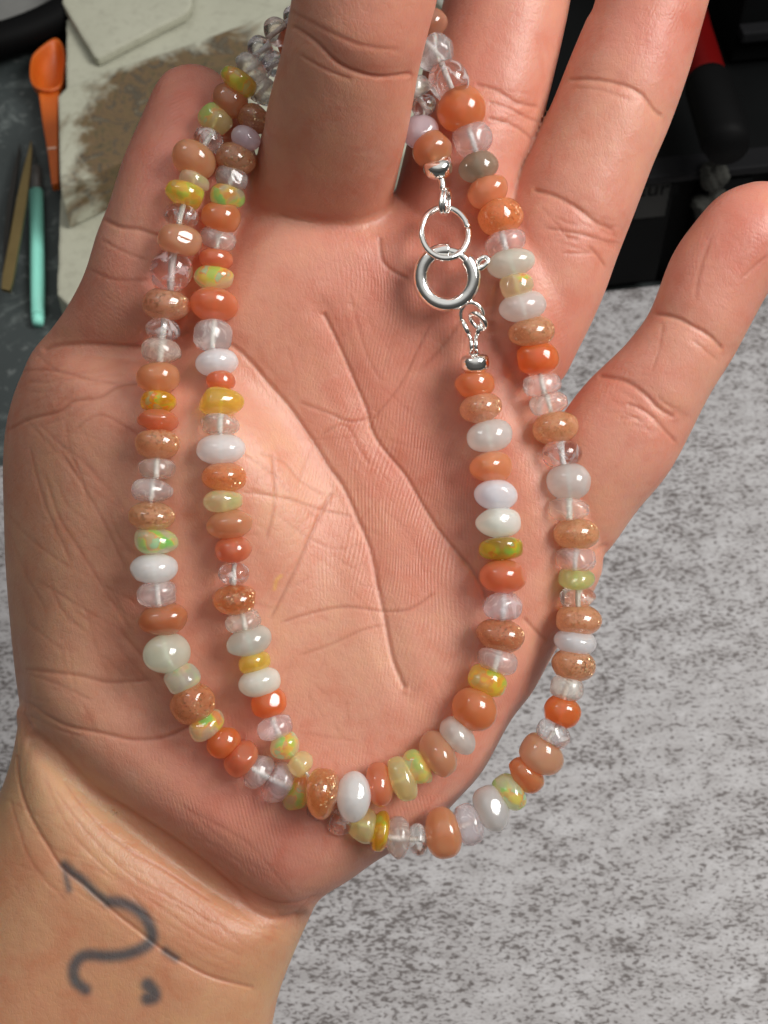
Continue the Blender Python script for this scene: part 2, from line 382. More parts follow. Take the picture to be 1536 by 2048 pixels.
cl_ = np.where(is_index, samp(TI, V[:, 0], V[:, 1], gx[0], gy[0], GH), samp(TC, V[:, 0], V[:, 1], gx[0], gy[0], GH)) * front2
V = V + N * dsp[:, None]

# ---- skin colour with some palm shade painted in, tattoo and ridge attributes
def g2(cx, cy, sx_, sy_, ang=0):
    c, s = math.cos(R_(ang)), math.sin(R_(ang)); x = (V[:, 0] - cx) * c + (V[:, 1] - cy) * s; y = -(V[:, 0] - cx) * s + (V[:, 1] - cy) * c
    return np.exp(-.5 * ((x / sx_) ** 2 + (y / sy_) ** 2))[:, None]
TAN = np.array([.49, .285, .160]); PALM = np.array([.61, .287, .210]); PINK = np.array([.585, .225, .170]); PALE = np.array([.66, .37, .24]); RED = np.array([.52, .145, .085])
C = np.tile(PALM, (len(V), 1))
def lay(c, f): 
    global C
    f = np.clip(f, 0, 1); C = C * (1 - f) + c * f
wline = (V[:, 1] - np.interp(V[:, 0], [-400, 40, 115, 260, 396, 500, 583, 650], [1460, 1460, 1512, 1632, 1726, 1815, 1840, 1810]))
lay(TAN, np.clip(wline / 60 + .5, 0, 1)[:, None])
lay(TAN, is_index[:, None] * .25); lay(RED, g2(690, 420, 140, 90) * is_index[:, None] * .28); lay(PINK, g2(680, 40, 160, 60) * is_index[:, None] * .4)
lay(TAN * .94, g2(110, 1180, 150, 340) * .55)
lay(PINK, g2(375, 260, 90, 190) * .8 * (own == names.index('thumb'))[:, None]); lay(PINK, g2(1520, 450, 110, 110) * .85); lay(PINK, g2(1330, 60, 120, 110) * .75)
lay(PINK, g2(560, 1660, 150, 70, 30) * .6); lay(RED, g2(640, 1780, 40, 40) * .2)
lay(RED, g2(900, 860, 170, 280) * .32); lay(RED, g2(600, 640, 150, 120) * .30); lay(RED, g2(1060, 860, 90, 200) * .28); lay(PALE, g2(590, 1060, 130, 200) * .38); lay(PINK, g2(1000, 500, 200, 150) * .4); lay(PINK, g2(960, 60, 110, 140) * .35)  # redder palm skin; shade of the palm centre is painted into the red
lay(PALE, g2(760, 1320, 150, 110) * .3); lay(RED, g2(860, 420, 60, 110) * .35); lay(RED, g2(390, 560, 50, 110) * .3)  # these reds also paint in shade between fingers and beside the thumb
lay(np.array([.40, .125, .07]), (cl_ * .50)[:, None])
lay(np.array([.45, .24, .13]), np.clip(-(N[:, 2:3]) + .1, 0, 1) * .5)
vn = np.zeros(len(V))
for q in range(5):
    a = rs.rand() * 6.28; fr = .006 + .012 * rs.rand(); vn += np.sin(fr * (V[:, 0] * math.cos(a) + V[:, 1] * math.sin(a)) + q * 2.1 + 1.3 * np.sin(.005 * V[:, (q + 1) % 2]))
lay(RED, np.clip(vn * .10, 0, .22)[:, None]); lay(PALE, np.clip(-vn * .10, 0, .25)[:, None])
def tz(L): return [(x / 3.84 + 60, y / 3.84 + 1600) for x, y in L]
TT = [(tz([(265, 500), (330, 560), (400, 610), (500, 710), (600, 780)]), 8), (tz([(265, 510), (280, 600), (300, 690)]), 4),
      (tz([(600, 780), (700, 790), (800, 830), (880, 900), (930, 1000), (930, 1080), (860, 1140), (740, 1185), (600, 1200), (450, 1190), (370, 1225), (335, 1300), (350, 1390), (425, 1455)]), 11),
      (tz([(1040, 1160), (1080, 1190), (1120, 1215)]), 6), (tz([(905, 1420), (945, 1470), (950, 1510), (905, 1525)]), 13)]
tm = (V[:, 1] > 1650) & (V[:, 2] > -200); ti = np.where(tm)[0]; tf = np.zeros(len(V))
for P, hw in TT:
    d = segdist(V[ti, 0], V[ti, 1], spline(P, 5, False), False) ; e = np.clip((hw + 11 - d) / 20.0, 0, 1); tf[ti] = np.maximum(tf[ti], e * e * (3 - 2 * e))
lay(np.array([.034, .066, .080]), (tf * .90 * (1 + .1 * np.sin(V[:, 0] * .9) * np.sin(V[:, 1] * .8)))[:, None])
# a smear of yellow polish and a tiny speck of glitter, as on the palm
yd = segdist(V[:, 0], V[:, 1], np.array([(562, 1152), (553, 1160), (549, 1178)]), False); lay(np.array([.75, .50, .10]), (np.clip((6 - yd) / 5, 0, 1) * .5 * (own == 1))[:, None])

x, y = V0[:, 0], V0[:, 1]
ph = x + .10 * y + 40 * np.sin(y / 170 + x / 380) + 70 * np.sin(y / 250 + x / 700) + 26 * np.sin(y / 93 + 1.0 + x / 300) * np.clip((x - 600) / 500, -.4, 1) + 12 * np.sin(x / 60 + y / 97) + 5 * np.sin(x / 31 - y / 43)
ph = ph + .35 * (y - 1000) * np.clip((x - 980) / 160, 0, 1)
ph = np.where(own == names.index('thumb'), np.hypot((x - 470) * .8, y - 430) + 6 * np.sin(x / 40), ph)
ph = np.where(own == names.index('pinky'), np.where(y < 640, np.hypot(x - 1500, (y - 520) * .8), .8 * x + .35 * y + 8 * np.sin(y / 50)), ph)
ph = np.where(own == names.index('ring'), .92 * x + .3 * y + 10 * np.sin(y / 60), ph)
ph = np.where(own == names.index('middle'), .5 * x + .85 * y + 14 * np.sin(x / 50), ph)
hl = np.clip((y - 1530) / 60, 0, 1) * (own != names.index('wrist')); ph = ph * (1 - hl) + hl * (x - .25 * y + 300)
amp = .28 + .8 * (g2(800, 1150, 230, 380)[:, 0]) + .6 * g2(640, 1600, 160, 80)[:, 0] + .5 * g2(400, 250, 90, 120)[:, 0] + .6 * g2(900, 720, 130, 150)[:, 0]
amp = np.where(is_index | (own == names.index('wrist')), 0.0, amp)
amp = amp * np.clip(.75 + .22 * vn, .25, 1.2)
amp = np.where(own == names.index('thenar'), amp * np.clip((x - 330) / 150, .12, 1), amp) * front

k = (D - V[:, 2]) / D
W = np.stack([(V[:, 0] - 768) * k, -(V[:, 1] - 1024) * k, V[:, 2]], 1) * S
hand_me = mesh_np('hand', W, Q[:, ::-1].copy()); smooth(hand_me)
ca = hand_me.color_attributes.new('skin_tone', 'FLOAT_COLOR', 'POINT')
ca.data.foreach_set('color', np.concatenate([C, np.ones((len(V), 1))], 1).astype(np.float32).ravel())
for nm, arr in (('ridge_phase', ph), ('ridge_amount', amp)):
    a = hand_me.attributes.new(nm, 'FLOAT', 'POINT'); a.data.foreach_set('value', arr.astype(np.float32))

m, b, out = material('skin')
at = NN(m, 'Attribute', attribute_name='skin_tone'); ap = NN(m, 'Attribute', attribute_name='ridge_phase'); aa = NN(m, 'Attribute', attribute_name='ridge_amount')
co = objco(m)
n1 = noise(m, 420, 5, .6, .2, co.outputs[0]); n2 = noise(m, 150, 4, .6, .4, co.outputs[0])
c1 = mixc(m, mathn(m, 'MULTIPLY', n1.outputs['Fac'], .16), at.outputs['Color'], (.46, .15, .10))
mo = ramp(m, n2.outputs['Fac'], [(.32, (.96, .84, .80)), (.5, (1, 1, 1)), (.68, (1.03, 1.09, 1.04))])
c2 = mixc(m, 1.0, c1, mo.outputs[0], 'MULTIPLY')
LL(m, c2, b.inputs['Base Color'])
sn = mathn(m, 'SINE', mathn(m, 'MULTIPLY', ap.outputs['Fac'], 2 * math.pi / 7.4))
nz = noise(m, 900, 2, .5, 0, co.outputs[0])
nb_ = noise(m, 260, 2, .5, .8, co.outputs[0]); br = ramp(m, nb_.outputs['Fac'], [(.36, (.15, .15, .15)), (.60, (1, 1, 1))])
hh = mathn(m, 'MULTIPLY', mathn(m, 'MULTIPLY', mathn(m, 'MULTIPLY', sn, aa.outputs['Fac']), br.outputs[0]), mathn(m, 'ADD', nz.outputs['Fac'], .1))
vo = NN(m, 'TexVoronoi', feature='DISTANCE_TO_EDGE'); vo.inputs['Scale'].default_value = 1500; LL(m, noise(m, 200, 1).outputs['Color'], vo.inputs['Vector'])
mpv = objco(m, (1, .55, 1)); LL(m, mpv.outputs[0], vo.inputs['Vector'])
vh = mathn(m, 'MINIMUM', vo.outputs['Distance'], .18)
b1 = bump(m, hh, 2.7e-5, 1.0)
b2 = bump(m, vh, 1.5e-4, .5, b1.outputs[0])
b3 = bump(m, n1.outputs['Fac'], 2.2e-4, .7, b2.outputs[0])
LL(m, b3.outputs[0], b.inputs['Normal'])
b.inputs['Roughness'].default_value = .42; b.inputs['Specular IOR Level'].default_value = .42
b.inputs['Subsurface Weight'].default_value = .85; b.inputs['Subsurface Radius'].default_value = (1.0, .36, .2); b.inputs['Subsurface Scale'].default_value = .0018
hand = link('hand', hand_me, None, m)
hand.matrix_world = Matrix.Translation(T0) @ RV.to_4x4()
tag(hand, 'open left hand, palm up, with dark line tattoo on the wrist, necklace draped over it', 'hand')

# ================================================================ MATERIALS OF THE NECKLACE
def objcolor(m):
    oi = NN(m, 'ObjectInfo'); return oi
def randvec(m, oi, scale):
    t = NN(m, 'TexCoord'); mp = NN(m, 'Mapping'); mp.inputs['Scale'].default_value = (scale,) * 3
    cb = NN(m, 'CombineXYZ'); r = mathn(m, 'MULTIPLY', oi.outputs['Random'], 37.0)
    LL(m, r, cb.inputs[0]); LL(m, mathn(m, 'MULTIPLY', oi.outputs['Random'], 91.0), cb.inputs[1])
    LL(m, t.outputs['Object'], mp.inputs[0]); LL(m, cb.outputs[0], mp.inputs['Location']); return mp.outputs[0]
def gloss(b, rough=.06):
    b.inputs['Roughness'].default_value = rough; b.inputs['Specular IOR Level'].default_value = .55
    b.inputs['IOR'].default_value = 1.53
MATS = {}
def milk(m, b, oi, k):
    b.inputs['Roughness'].default_value = .30; b.inputs['IOR'].default_value = 1.30; b.inputs['Specular IOR Level'].default_value = .12
    b.inputs['Coat Weight'].default_value = 0
    lw = NN(m, 'LayerWeight'); lw.inputs['Blend'].default_value = .35
    LL(m, mathn(m, 'MULTIPLY', oi.outputs['Alpha'], k), b.inputs['Transmission Weight'])
def seethrough(m, shader, oi, share, k=.55, glow=.46):
    tl_ = NN(m, 'BsdfTranslucent'); g_ = NN(m, 'Gamma'); g_.inputs[1].default_value = .62; LL(m, oi.outputs['Color'], g_.inputs[0]); LL(m, g_.outputs[0], tl_.inputs['Color'])
    mg = NN(m, 'MixShader'); mg.inputs[0].default_value = glow; LL(m, shader, mg.inputs[1]); LL(m, tl_.outputs[0], mg.inputs[2]); shader = mg.outputs[0]
    tr = NN(m, 'BsdfTransparent'); LL(m, mixc(m, k, (1, 1, 1), oi.outputs['Color']), tr.inputs['Color'])
    mx = NN(m, 'MixShader'); mx.inputs[0].default_value = 1 - share
    LL(m, tr.outputs[0], mx.inputs[1]); LL(m, shader, mx.inputs[2])
    fr = NN(m, 'Fresnel'); fr.inputs['IOR'].default_value = 1.62; gs = NN(m, 'BsdfAnisotropic'); gs.inputs['Roughness'].default_value = .035; gs.inputs['Color'].default_value = (1, 1, 1, 1)
    m3 = NN(m, 'MixShader'); ge_ = NN(m, 'NewGeometry'); LL(m, mathn(m, 'MULTIPLY', fr.outputs[0], mathn(m, 'SUBTRACT', 1.0, ge_.outputs['Backfacing'])), m3.inputs[0]); LL(m, mx.outputs[0], m3.inputs[1]); LL(m, gs.outputs[0], m3.inputs[2])
    LL(m, m3.outputs[0], m.node_tree.nodes['Material Output'].inputs[0])
# moonstone: milky and glowing, cloudy inside
m, b, out = material('peach_moonstone'); oi = objcolor(m); v = randvec(m, oi, 1)
nn = noise(m, 260, 3, .5, .6, v); dk = mixc(m, 1.0, oi.outputs['Color'], (.86, .70, .62), 'MULTIPLY')
cc = mixc(m, nn.outputs['Fac'], dk, mixc(m, .22, oi.outputs['Color'], (1, .80, .66)))
LL(m, cc, b.inputs['Base Color']); gloss(b)
b.inputs['Subsurface Weight'].default_value = 1; b.inputs['Subsurface Radius'].default_value = (1, .40, .20); b.inputs['Subsurface Scale'].default_value = .0042
milk(m, b, oi, .85); seethrough(m, b.outputs[0], oi, .16, .9)
MATS['P'] = m
m, b, out = material('white_moonstone'); oi = objcolor(m); v = randvec(m, oi, 1)
nn = noise(m, 190, 3, .5, .5, v); dk = mixc(m, 1.0, oi.outputs['Color'], (.80, .84, .86), 'MULTIPLY')
LL(m, mixc(m, ramp(m, nn.outputs['Fac'], [(.38, (0, 0, 0)), (.62, (1, 1, 1))]).outputs[0], dk, oi.outputs['Color']), b.inputs['Base Color']); gloss(b)
b.inputs['Subsurface Weight'].default_value = 1; b.inputs['Subsurface Radius'].default_value = (1, .95, .9); b.inputs['Subsurface Scale'].default_value = .0030
milk(m, b, oi, 1.2); seethrough(m, b.outputs[0], oi, .14)
MATS['W'] = m
# sunstone: peach with dark specks and metallic flakes
m, b, out = material('sunstone'); oi = objcolor(m); v = randvec(m, oi, 1)
nn = noise(m, 2900, 3, .65, 0, v); big = noise(m, 220, 3, .5, .8, v)
c1 = mixc(m, big.outputs['Fac'], mixc(m, 1.0, oi.outputs['Color'], (.82, .66, .55), 'MULTIPLY'), mixc(m, .3, oi.outputs['Color'], (.95, .75, .55)))
sk = ramp(m, nn.outputs['Fac'], [(.33, (.75, .75, .75)), (.47, (0, 0, 0))])
c2 = mixc(m, sk.outputs[0], c1, (.42, .13, .05))
LL(m, c2, b.inputs['Base Color']); gloss(b)
b.inputs['Subsurface Weight'].default_value = .85; b.inputs['Subsurface Radius'].default_value = (1, .5, .3); b.inputs['Subsurface Scale'].default_value = .0030
milk(m, b, oi, .65)
vo = NN(m, 'TexVoronoi'); vo.inputs['Scale'].default_value = 3600; LL(m, v, vo.inputs['Vector'])
sp_ = NN(m, 'SeparateColor'); LL(m, vo.outputs['Color'], sp_.inputs[0])
fl = mathn(m, 'LESS_THAN', sp_.outputs[0], mathn(m, 'MULTIPLY', mathn(m, 'MULTIPLY', big.outputs['Fac'], oi.outputs['Alpha']), .95))
gl = NN(m, 'BsdfAnisotropic'); gl.inputs['Color'].default_value = (1, .74, .42, 1); gl.inputs['Roughness'].default_value = .34
bb = bump(m, mathn(m, 'MULTIPLY', sp_.outputs[1], 1.0), 3e-4, 1.0)
vb = NN(m, 'VectorMath', operation='ADD'); geo = NN(m, 'NewGeometry'); cs = NN(m, 'VectorMath', operation='SUBTRACT'); LL(m, vo.outputs['Color'], cs.inputs[0]); cs.inputs[1].default_value = (.5, .5, .5)
sc3 = NN(m, 'VectorMath', operation='SCALE'); sc3.inputs['Scale'].default_value = 1.5; LL(m, cs.outputs[0], sc3.inputs[0]); LL(m, sc3.outputs[0], vb.inputs[0]); LL(m, geo.outputs['Normal'], vb.inputs[1])
nrm = NN(m, 'VectorMath', operation='NORMALIZE'); LL(m, vb.outputs[0], nrm.inputs[0]); LL(m, nrm.outputs[0], gl.inputs['Normal'])
mx = NN(m, 'MixShader'); LL(m, mathn(m, 'MULTIPLY', fl, .85), mx.inputs[0]); LL(m, b.outputs[0], mx.inputs[1]); LL(m, gl.outputs[0], mx.inputs[2]); seethrough(m, mx.outputs[0], oi, .14, .9)
MATS['S'] = m
# clear stones
def clearstone(name, rough, trans, inc, milky=0.0):
    m, b, out = material(name); oi = objcolor(m); v = randvec(m, oi, 1)
    nn = noise(m, 300, 4, .6, 1.5, v)
    LL(m, oi.outputs['Color'], b.inputs['Base Color'])
    b.inputs['IOR'].default_value = 1.36; b.inputs['Roughness'].default_value = rough; b.inputs['Coat Weight'].default_value = 1; b.inputs['Coat Roughness'].default_value = .02; b.inputs['Specular IOR Level'].default_value = .6
    inc_ = ramp(m, nn.outputs['Fac'], [(.50, (1 - milky,) * 3), (.64, (1 - milky - inc,) * 3)])
    LL(m, inc_.outputs[0], b.inputs['Transmission Weight'])
    b.inputs['Subsurface Weight'].default_value = 1; b.inputs['Subsurface Radius'].default_value = (1, .9, .85); b.inputs['Subsurface Scale'].default_value = .002
    tr = NN(m, 'BsdfTransparent'); tr.inputs['Color'].default_value = (.99, .95, .95, 1)
    mx = NN(m, 'MixShader'); mx.inputs[0].default_value = 1 - trans
    LL(m, tr.outputs[0], mx.inputs[1]); LL(m, b.outputs[0], mx.inputs[2]); LL(m, mx.outputs[0], out.inputs[0])
    return m
MATS['R'] = clearstone('rose_quartz', .10, .34, .22, .22)
MATS['Q'] = clearstone('clear_quartz', .02, .26, .45, .0)
# opal: pale body, patches of green, orange and yellow fire
m, b, out = material('fire_opal'); oi = objcolor(m); v = randvec(m, oi, 1)
vo = NN(m, 'TexVoronoi', feature='SMOOTH_F1'); vo.inputs['Scale'].default_value = 620; vo.inputs['Smoothness'].default_value = .6
dn = noise(m, 500, 3, .6, 0, v); dv = NN(m, 'VectorMath', operation='MULTIPLY_ADD'); LL(m, dn.outputs['Color'], dv.inputs[0]); dv.inputs[1].default_value = (.0030,) * 3; LL(m, v, dv.inputs[2]); LL(m, dv.outputs[0], vo.inputs['Vector'])
sp2 = NN(m, 'SeparateColor'); LL(m, vo.outputs['Color'], sp2.inputs[0])
fire = ramp(m, sp2.outputs[0], [(.10, (.10, .75, .12)), (.34, (.55, .80, .05)), (.50, (1.0, .62, .05)), (.68, (1.0, .20, .03)), (.85, (.30, .75, .45))])
where = ramp(m, noise(m, 230, 2, .5, .4, v).outputs['Fac'], [(.43, (0, 0, 0)), (.56, (1, 1, 1))])
oa = NN(m, 'ObjectInfo')
amt = mathn(m, 'MULTIPLY', where.outputs[0], mathn(m, 'MULTIPLY', oi.outputs['Alpha'], 1.0))
LL(m, mixc(m, amt, oi.outputs['Color'], fire.outputs[0]), b.inputs['Base Color']); gloss(b, .05)
b.inputs['Subsurface Weight'].default_value = .8; b.inputs['Subsurface Radius'].default_value = (1, .8, .5); b.inputs['Subsurface Scale'].default_value = .0030
milk(m, b, oi, 0)
for l_ in list(m.node_tree.links):
    if l_.to_socket == b.inputs['Transmission Weight']: m.node_tree.links.remove(l_)
LL(m, mathn(m, 'SUBTRACT', .62, mathn(m, 'MULTIPLY', amt, .45)), b.inputs['Transmission Weight']); b.inputs['Roughness'].default_value = .2; seethrough(m, b.outputs[0], oi, .20, .8)
MATS['O'] = m
m, b, out = material('silver'); b.inputs['Metallic'].default_value = 1; b.inputs['Base Color'].default_value = (.97, .96, .93, 1); b.inputs['Roughness'].default_value = .13
nn = noise(m, 900, 3, .6, 0, objco(m, (1, 1, .3)).outputs[0]); LL(m, bump(m, nn.outputs['Fac'], 6e-5, .35).outputs[0], b.inputs['Normal'])
SILVER = m
m, b, out = material('thread'); b.inputs['Base Color'].default_value = (.80, .78, .74, 1); b.inputs['Roughness'].default_value = .5; b.inputs['Subsurface Weight'].default_value = .4; b.inputs['Subsurface Scale'].default_value = .001
THREAD = m
m, b, out = material('drilled_hole'); b.inputs['Base Color'].default_value = (.90, .90, .86, 1); b.inputs['Roughness'].default_value = .6
nn = noise(m, 2500, 3, .6, 0, objco(m, (1, .3, 1)).outputs[0]); LL(m, ramp(m, nn.outputs['Fac'], [(.3, (.55, .55, .50)), (.6, (.86, .86, .83))]).outputs[0], b.inputs['Base Color'])
tr = NN(m, 'BsdfTransparent'); mx = NN(m, 'MixShader'); mx.inputs[0].default_value = .72
LL(m, tr.outputs[0], mx.inputs[1]); LL(m, b.outputs[0], mx.inputs[2]); LL(m, mx.outputs[0], out.inputs[0])
HOLE = m

# ================================================================ BEADS  (x, y, width across, thickness, tilt of the wide axis, kind, colour)
pe = {'a': (.92, .37, .13, .5), 'o': (.94, .26, .04, .5), 'b': (.74, .31, .14, .4), 'l': (.92, .46, .23, .5), 'r': (.88, .29, .13, .5), 's': (.84, .48, .27, .5), 'd': (.60, .30, .18, .4), 'p': (.86, .50, .31, .5), 'G': (.92, .40, .16, 1.0)}
wh = {'w': (.93, .96, .96, .12), 'g': (.84, .86, .79, .35), 'c': (.90, .91, .88, .35), 'b': (.86, .91, .98, .25), 'x': (.50, .42, .34, .5), 'p': (.88, .76, .78, .35)}
rq = {'r': (1.0, .90, .86), 'w': (.98, .96, .96), 'p': (1.0, .84, .84), 'c': (1, 1, 1), 's': (.90, .76, .68)}
op = {'p': (.96, .86, .64, .45), 'y': (.99, .70, .17, .8), 'g': (.97, .86, .48, .8), 'o': (.98, .52, .04, .95), 'w': (.88, .90, .78, .6), 'e': (.64, .46, .07, .9), 'f': (.96, .84, .58, 1.0),
      'k': (.86, .92, .66, 1.0), 'l': (.97, .88, .50, .25), 'n': (.84, .90, .42, .25)}
PAL = {'P': pe, 'S': pe, 'W': wh, 'R': rq, 'Q': rq, 'O': op}
# the strand as one run: from the top silver bead, behind the forefinger, down the right outer side, round and up the left ...
RUN_A = [  # outer loop: right side from the top to the bottom, then up the left side to the top
 (862, 48, 70, 50, -35, 'Pd'), (872, 105, 84, 60, -45, 'Rw'), (898, 162, 84, 82, -22, 'Qw'), (923, 219, 100, 88, -22, 'Pa'), (944, 278, 84, 66, -20, 'Rw'),
 (957, 334, 78, 56, -20, 'Wx'), (975, 382, 80, 62, -22, 'Pl'), (1001, 434, 96, 66, -18, 'Sa'), (1009, 486, 86, 50, -15, 'Rr'), (1023, 527, 96, 54, -16, 'Wg'),
 (1033, 571, 70, 44, -14, 'Of'), (1045, 613, 94, 58, -15, 'Wc'), (1062, 664, 94, 56, -10, 'Ss'), (1075, 717, 84, 60, -6, 'Po'), (1084, 769, 78, 44, -14, 'Rr'),
 (1098, 807, 78, 44, -14, 'Rr'), (1111, 856, 94, 60, -10, 'Ss'), (1124, 908, 84, 50, -5, 'Qw'), (1138, 963, 95, 70, -3, 'Wg'), (1138, 1018, 86, 48, 0, 'Rr'),
 (1153, 1068, 94, 60, 2, 'Ss'), (1151, 1118, 84, 48, 3, 'Rp'), (1152, 1157, 79, 40, 3, 'On'), (1156, 1195, 72, 42, 3, 'Qr'), (1157, 1240, 92, 58, 5, 'Ss'),
 (1151, 1283, 90, 50, 7, 'Wb'), (1147, 1330, 92, 62, 8, 'Ss'), (1134, 1375, 76, 50, 18, 'Rr'), (1124, 1423, 76, 60, 22, 'Po'), (1106, 1466, 70, 46, 33, 'Qc'),
 (1083, 1508, 92, 64, 40, 'Pp'), (1052, 1550, 80, 54, 46, 'Pa'), (1020, 1585, 78, 48, 54, 'Ok'), (983, 1616, 100, 62, 64, 'Wg'), (936, 1649, 90, 50, 73, 'Rr'),
 (886, 1667, 102, 66, 82, 'Pl'), (835, 1679, 66, 38, 88, 'Qc'), (795, 1676, 86, 46, 93, 'Rr'), (761, 1664, 80, 32, 100, 'Oo'), (727, 1650, 74, 50, 108, 'Ol'), (681, 1640, 64, 54, 112, 'Qc'),
 (636, 1612, 60, 40, 114, 'Rr'), (593, 1579, 86, 40, 108, 'Of'), (556, 1564, 88, 50, 114, 'Rp'), (516, 1543, 80, 46, 122, 'Rw'), (483, 1517, 84, 52, 130, 'Pr'), (447, 1485, 70, 54, 143, 'Po'),
 (413, 1450, 76, 46, 148, 'Of'), (386, 1407, 96, 74, 150, 'Sb'), (365, 1357, 74, 52, 152, 'Ow'), (332, 1307, 96, 74, 168, 'Wg'), (327, 1238, 97, 60, 175, 'Pb'), (315, 1188, 84, 50, 177, 'Rr'),
 (308, 1137, 98, 56, 177, 'Ww'), (311, 1082, 85, 50, 182, 'Ok'), (303, 1032, 96, 54, 183, 'Ss'), (303, 981, 82, 44, 182, 'Rr'), (313, 937, 80, 40, 182, 'Rr'), (315, 888, 92, 56, 182, 'Ss'),
 (317, 841, 86, 42, 182, 'Pr'), (316, 803, 75, 36, 183, 'Oo'), (317, 755, 86, 58, 180, 'Pl'), (322, 703, 86, 50, 183, 'Rr'), (325, 660, 72, 44, 185, 'Qc'), (333, 609, 94, 60, 190, 'Ss'),
 (344, 542, 90, 84, 186, 'Qs'), (358, 480, 94, 58, 192, 'Ps'), (362, 431, 72, 44, 195, 'Qc'), (370, 387, 78, 46, 198, 'Oy'), (388, 362, 62, 34, 200, 'Op'), (389, 320, 92, 64, 203, 'Ps'),
 (416, 280, 66, 42, 213, 'Qc'), (432, 239, 68, 48, 215, 'Og'), (459, 201, 78, 58, 217, 'Pb'), (477, 163, 80, 40, 218, 'Oy'), (501, 139, 76, 44, 228, 'Rr'), (521, 102, 62, 42, 230, 'Qw'),
 (553, 64, 60, 44, 232, 'Qs'), (588, 36, 50, 40, 240, 'Qw')]
RUN_B = [  # inner loop: from the lower silver bead down, round and up to the gap behind the forefinger
 (950, 769, 80, 50, -5, 'Pa'), (962, 816, 90, 56, -8, 'Sp'), (978, 872, 92, 60, -8, 'Wc'), (981, 934, 87, 57, -3, 'Pl'), (992, 990, 90, 58, 0, 'Ww'), (998, 1045, 93, 56, 0, 'Ww'),
 (1003, 1097, 88, 42, -2, 'Oe'), (1006, 1153, 97, 62, 2, 'Pr'), (1006, 1213, 82, 56, 3, 'Rw'), (1000, 1270, 94, 60, 9, 'Sb'), (994, 1321, 86, 50, 18, 'Rp'), (975, 1362, 80, 50, 27, 'Oy'),
 (949, 1418, 98, 80, 34, 'Pa'), (915, 1471, 88, 54, 45, 'Wc'), (878, 1510, 98, 62, 57, 'Ps'), (836, 1535, 76, 38, 62, 'Og'), (805, 1559, 90, 48, 70, 'Ol'), (759, 1569, 90, 50, 82, 'Pr'),
 (707, 1593, 106, 64, 92, 'Ww'), (645, 1586, 108, 60, 96, 'SG'), (601, 1528, 58, 40, 130, 'Ol'), (570, 1490, 60, 52, 152, 'Of'), (551, 1454, 74, 46, 158, 'Rr'), (538, 1406, 72, 54, 164, 'Po'),
 (519, 1364, 92, 54, 165, 'Ww'), (509, 1325, 68, 38, 165, 'Oy'), (498, 1282, 94, 54, 166, 'Wg'), (487, 1243, 74, 40, 168, 'Rr'), (470, 1199, 92, 56, 175, 'SG'), (468, 1147, 62, 42, 184, 'Qc'),
 (467, 1099, 77, 50, 176, 'Pr'), (460, 1049, 92, 56, 176, 'Ps'), (448, 1002, 82, 40, 177, 'Op'), (449, 954, 90, 54, 182, 'Sa'), (442, 898, 96, 58, 180, 'Ww'), (441, 849, 76, 40, 182, 'Rr'),
 (441, 805, 85, 48, 182, 'Oy'), (441, 762, 58, 36, 183, 'Pr'), (433, 725, 90, 50, 175, 'Ww'), (425, 672, 82, 64, 184, 'Rw'), (428, 609, 97, 60, 182, 'Pr'), (428, 557, 75, 44, 182, 'Of'),
 (432, 518, 68, 40, 183, 'Pr'), (436, 478, 76, 46, 192, 'Rr'), (442, 434, 84, 58, 193, 'Pa'), (455, 393, 72, 44, 192, 'Ok'), (463, 357, 72, 44, 196, 'Rr'), (471, 317, 82, 56, 200, 'Sd'),
 (492, 277, 60, 42, 204, 'Wp'), (508, 237, 74, 50, 212, 'Sd'), (526, 180, 66, 50, 222, 'Rw'), (548, 128, 56, 40, 228, 'Qw')]
RUN_C = [(848, 212, 52, 40, 150, 'Qw'), (842, 264, 76, 64, 165, 'Wp'), (865, 300, 80, 70, 158, 'Pb')]
HID_1 = [(625, 12, 70, 50, 255, 'Pa'), (676, -6, 84, 50, 262, 'Ww'), (726, -12, 80, 48, 270, 'Ss'), (774, -8, 76, 46, 278, 'Rr'), (820, 12, 84, 48, 292, 'Pb')]   # behind the forefinger
HID_2 = [(585, 92, 78, 48, 240, 'Pr'), (630, 70, 76, 44, 255, 'Of'), (676, 62, 88, 48, 268, 'Ss'), (722, 70, 78, 46, 285, 'Rr'), (765, 100, 84, 46, 300, 'Pa'), (800, 140, 84, 48, 318, 'Ww'), (828, 178, 70, 40, 330, 'Rr')]

ZT = ztop(['palm', 'thenar', 'thumb', 'middle', 'ring', 'pinky', 'wrist'])
def surf(px, py):
    i = int(round((px - G0[0]) / H2)); j = int(round((py - G0[1]) / H2)); z = ZT[i, j]
    i2, j2 = i, j
    return z
def strand_z(run, fixed, lift=0, s=2.2):
    n = len(run); z = np.zeros(n)
    for i, q in enumerate(run):
        v = surf(q[0], q[1]); z[i] = v + q[2] * .47 if v > -200 else np.nan
    for i, v in fixed.items(): z[i] = v
    ok = ~np.isnan(z); z = np.interp(np.arange(n), np.arange(n)[ok], z[ok])
    r = 7; kk = np.exp(-.5 * (np.arange(-r, r + 1) / s) ** 2); kk /= kk.sum(); zs = np.convolve(np.pad(z, r, 'edge'), kk, 'valid')
    for i, v in fixed.items(): zs[i] = v * .8 + zs[i] * .2
    return zs + lift
zA = strand_z(RUN_A, {0: 20, 1: 34, 2: 42, 29: 10, 30: -6, 31: -14, 32: -16, 33: -12, 34: -4, 35: 4, 36: 10, 37: 14, 38: 16, 39: 18, 40: 14, 41: 12, 42: 24,
                      len(RUN_A) - 5: 70, len(RUN_A) - 4: 62, len(RUN_A) - 3: 50, len(RUN_A) - 2: 40, len(RUN_A) - 1: 30}, 0)
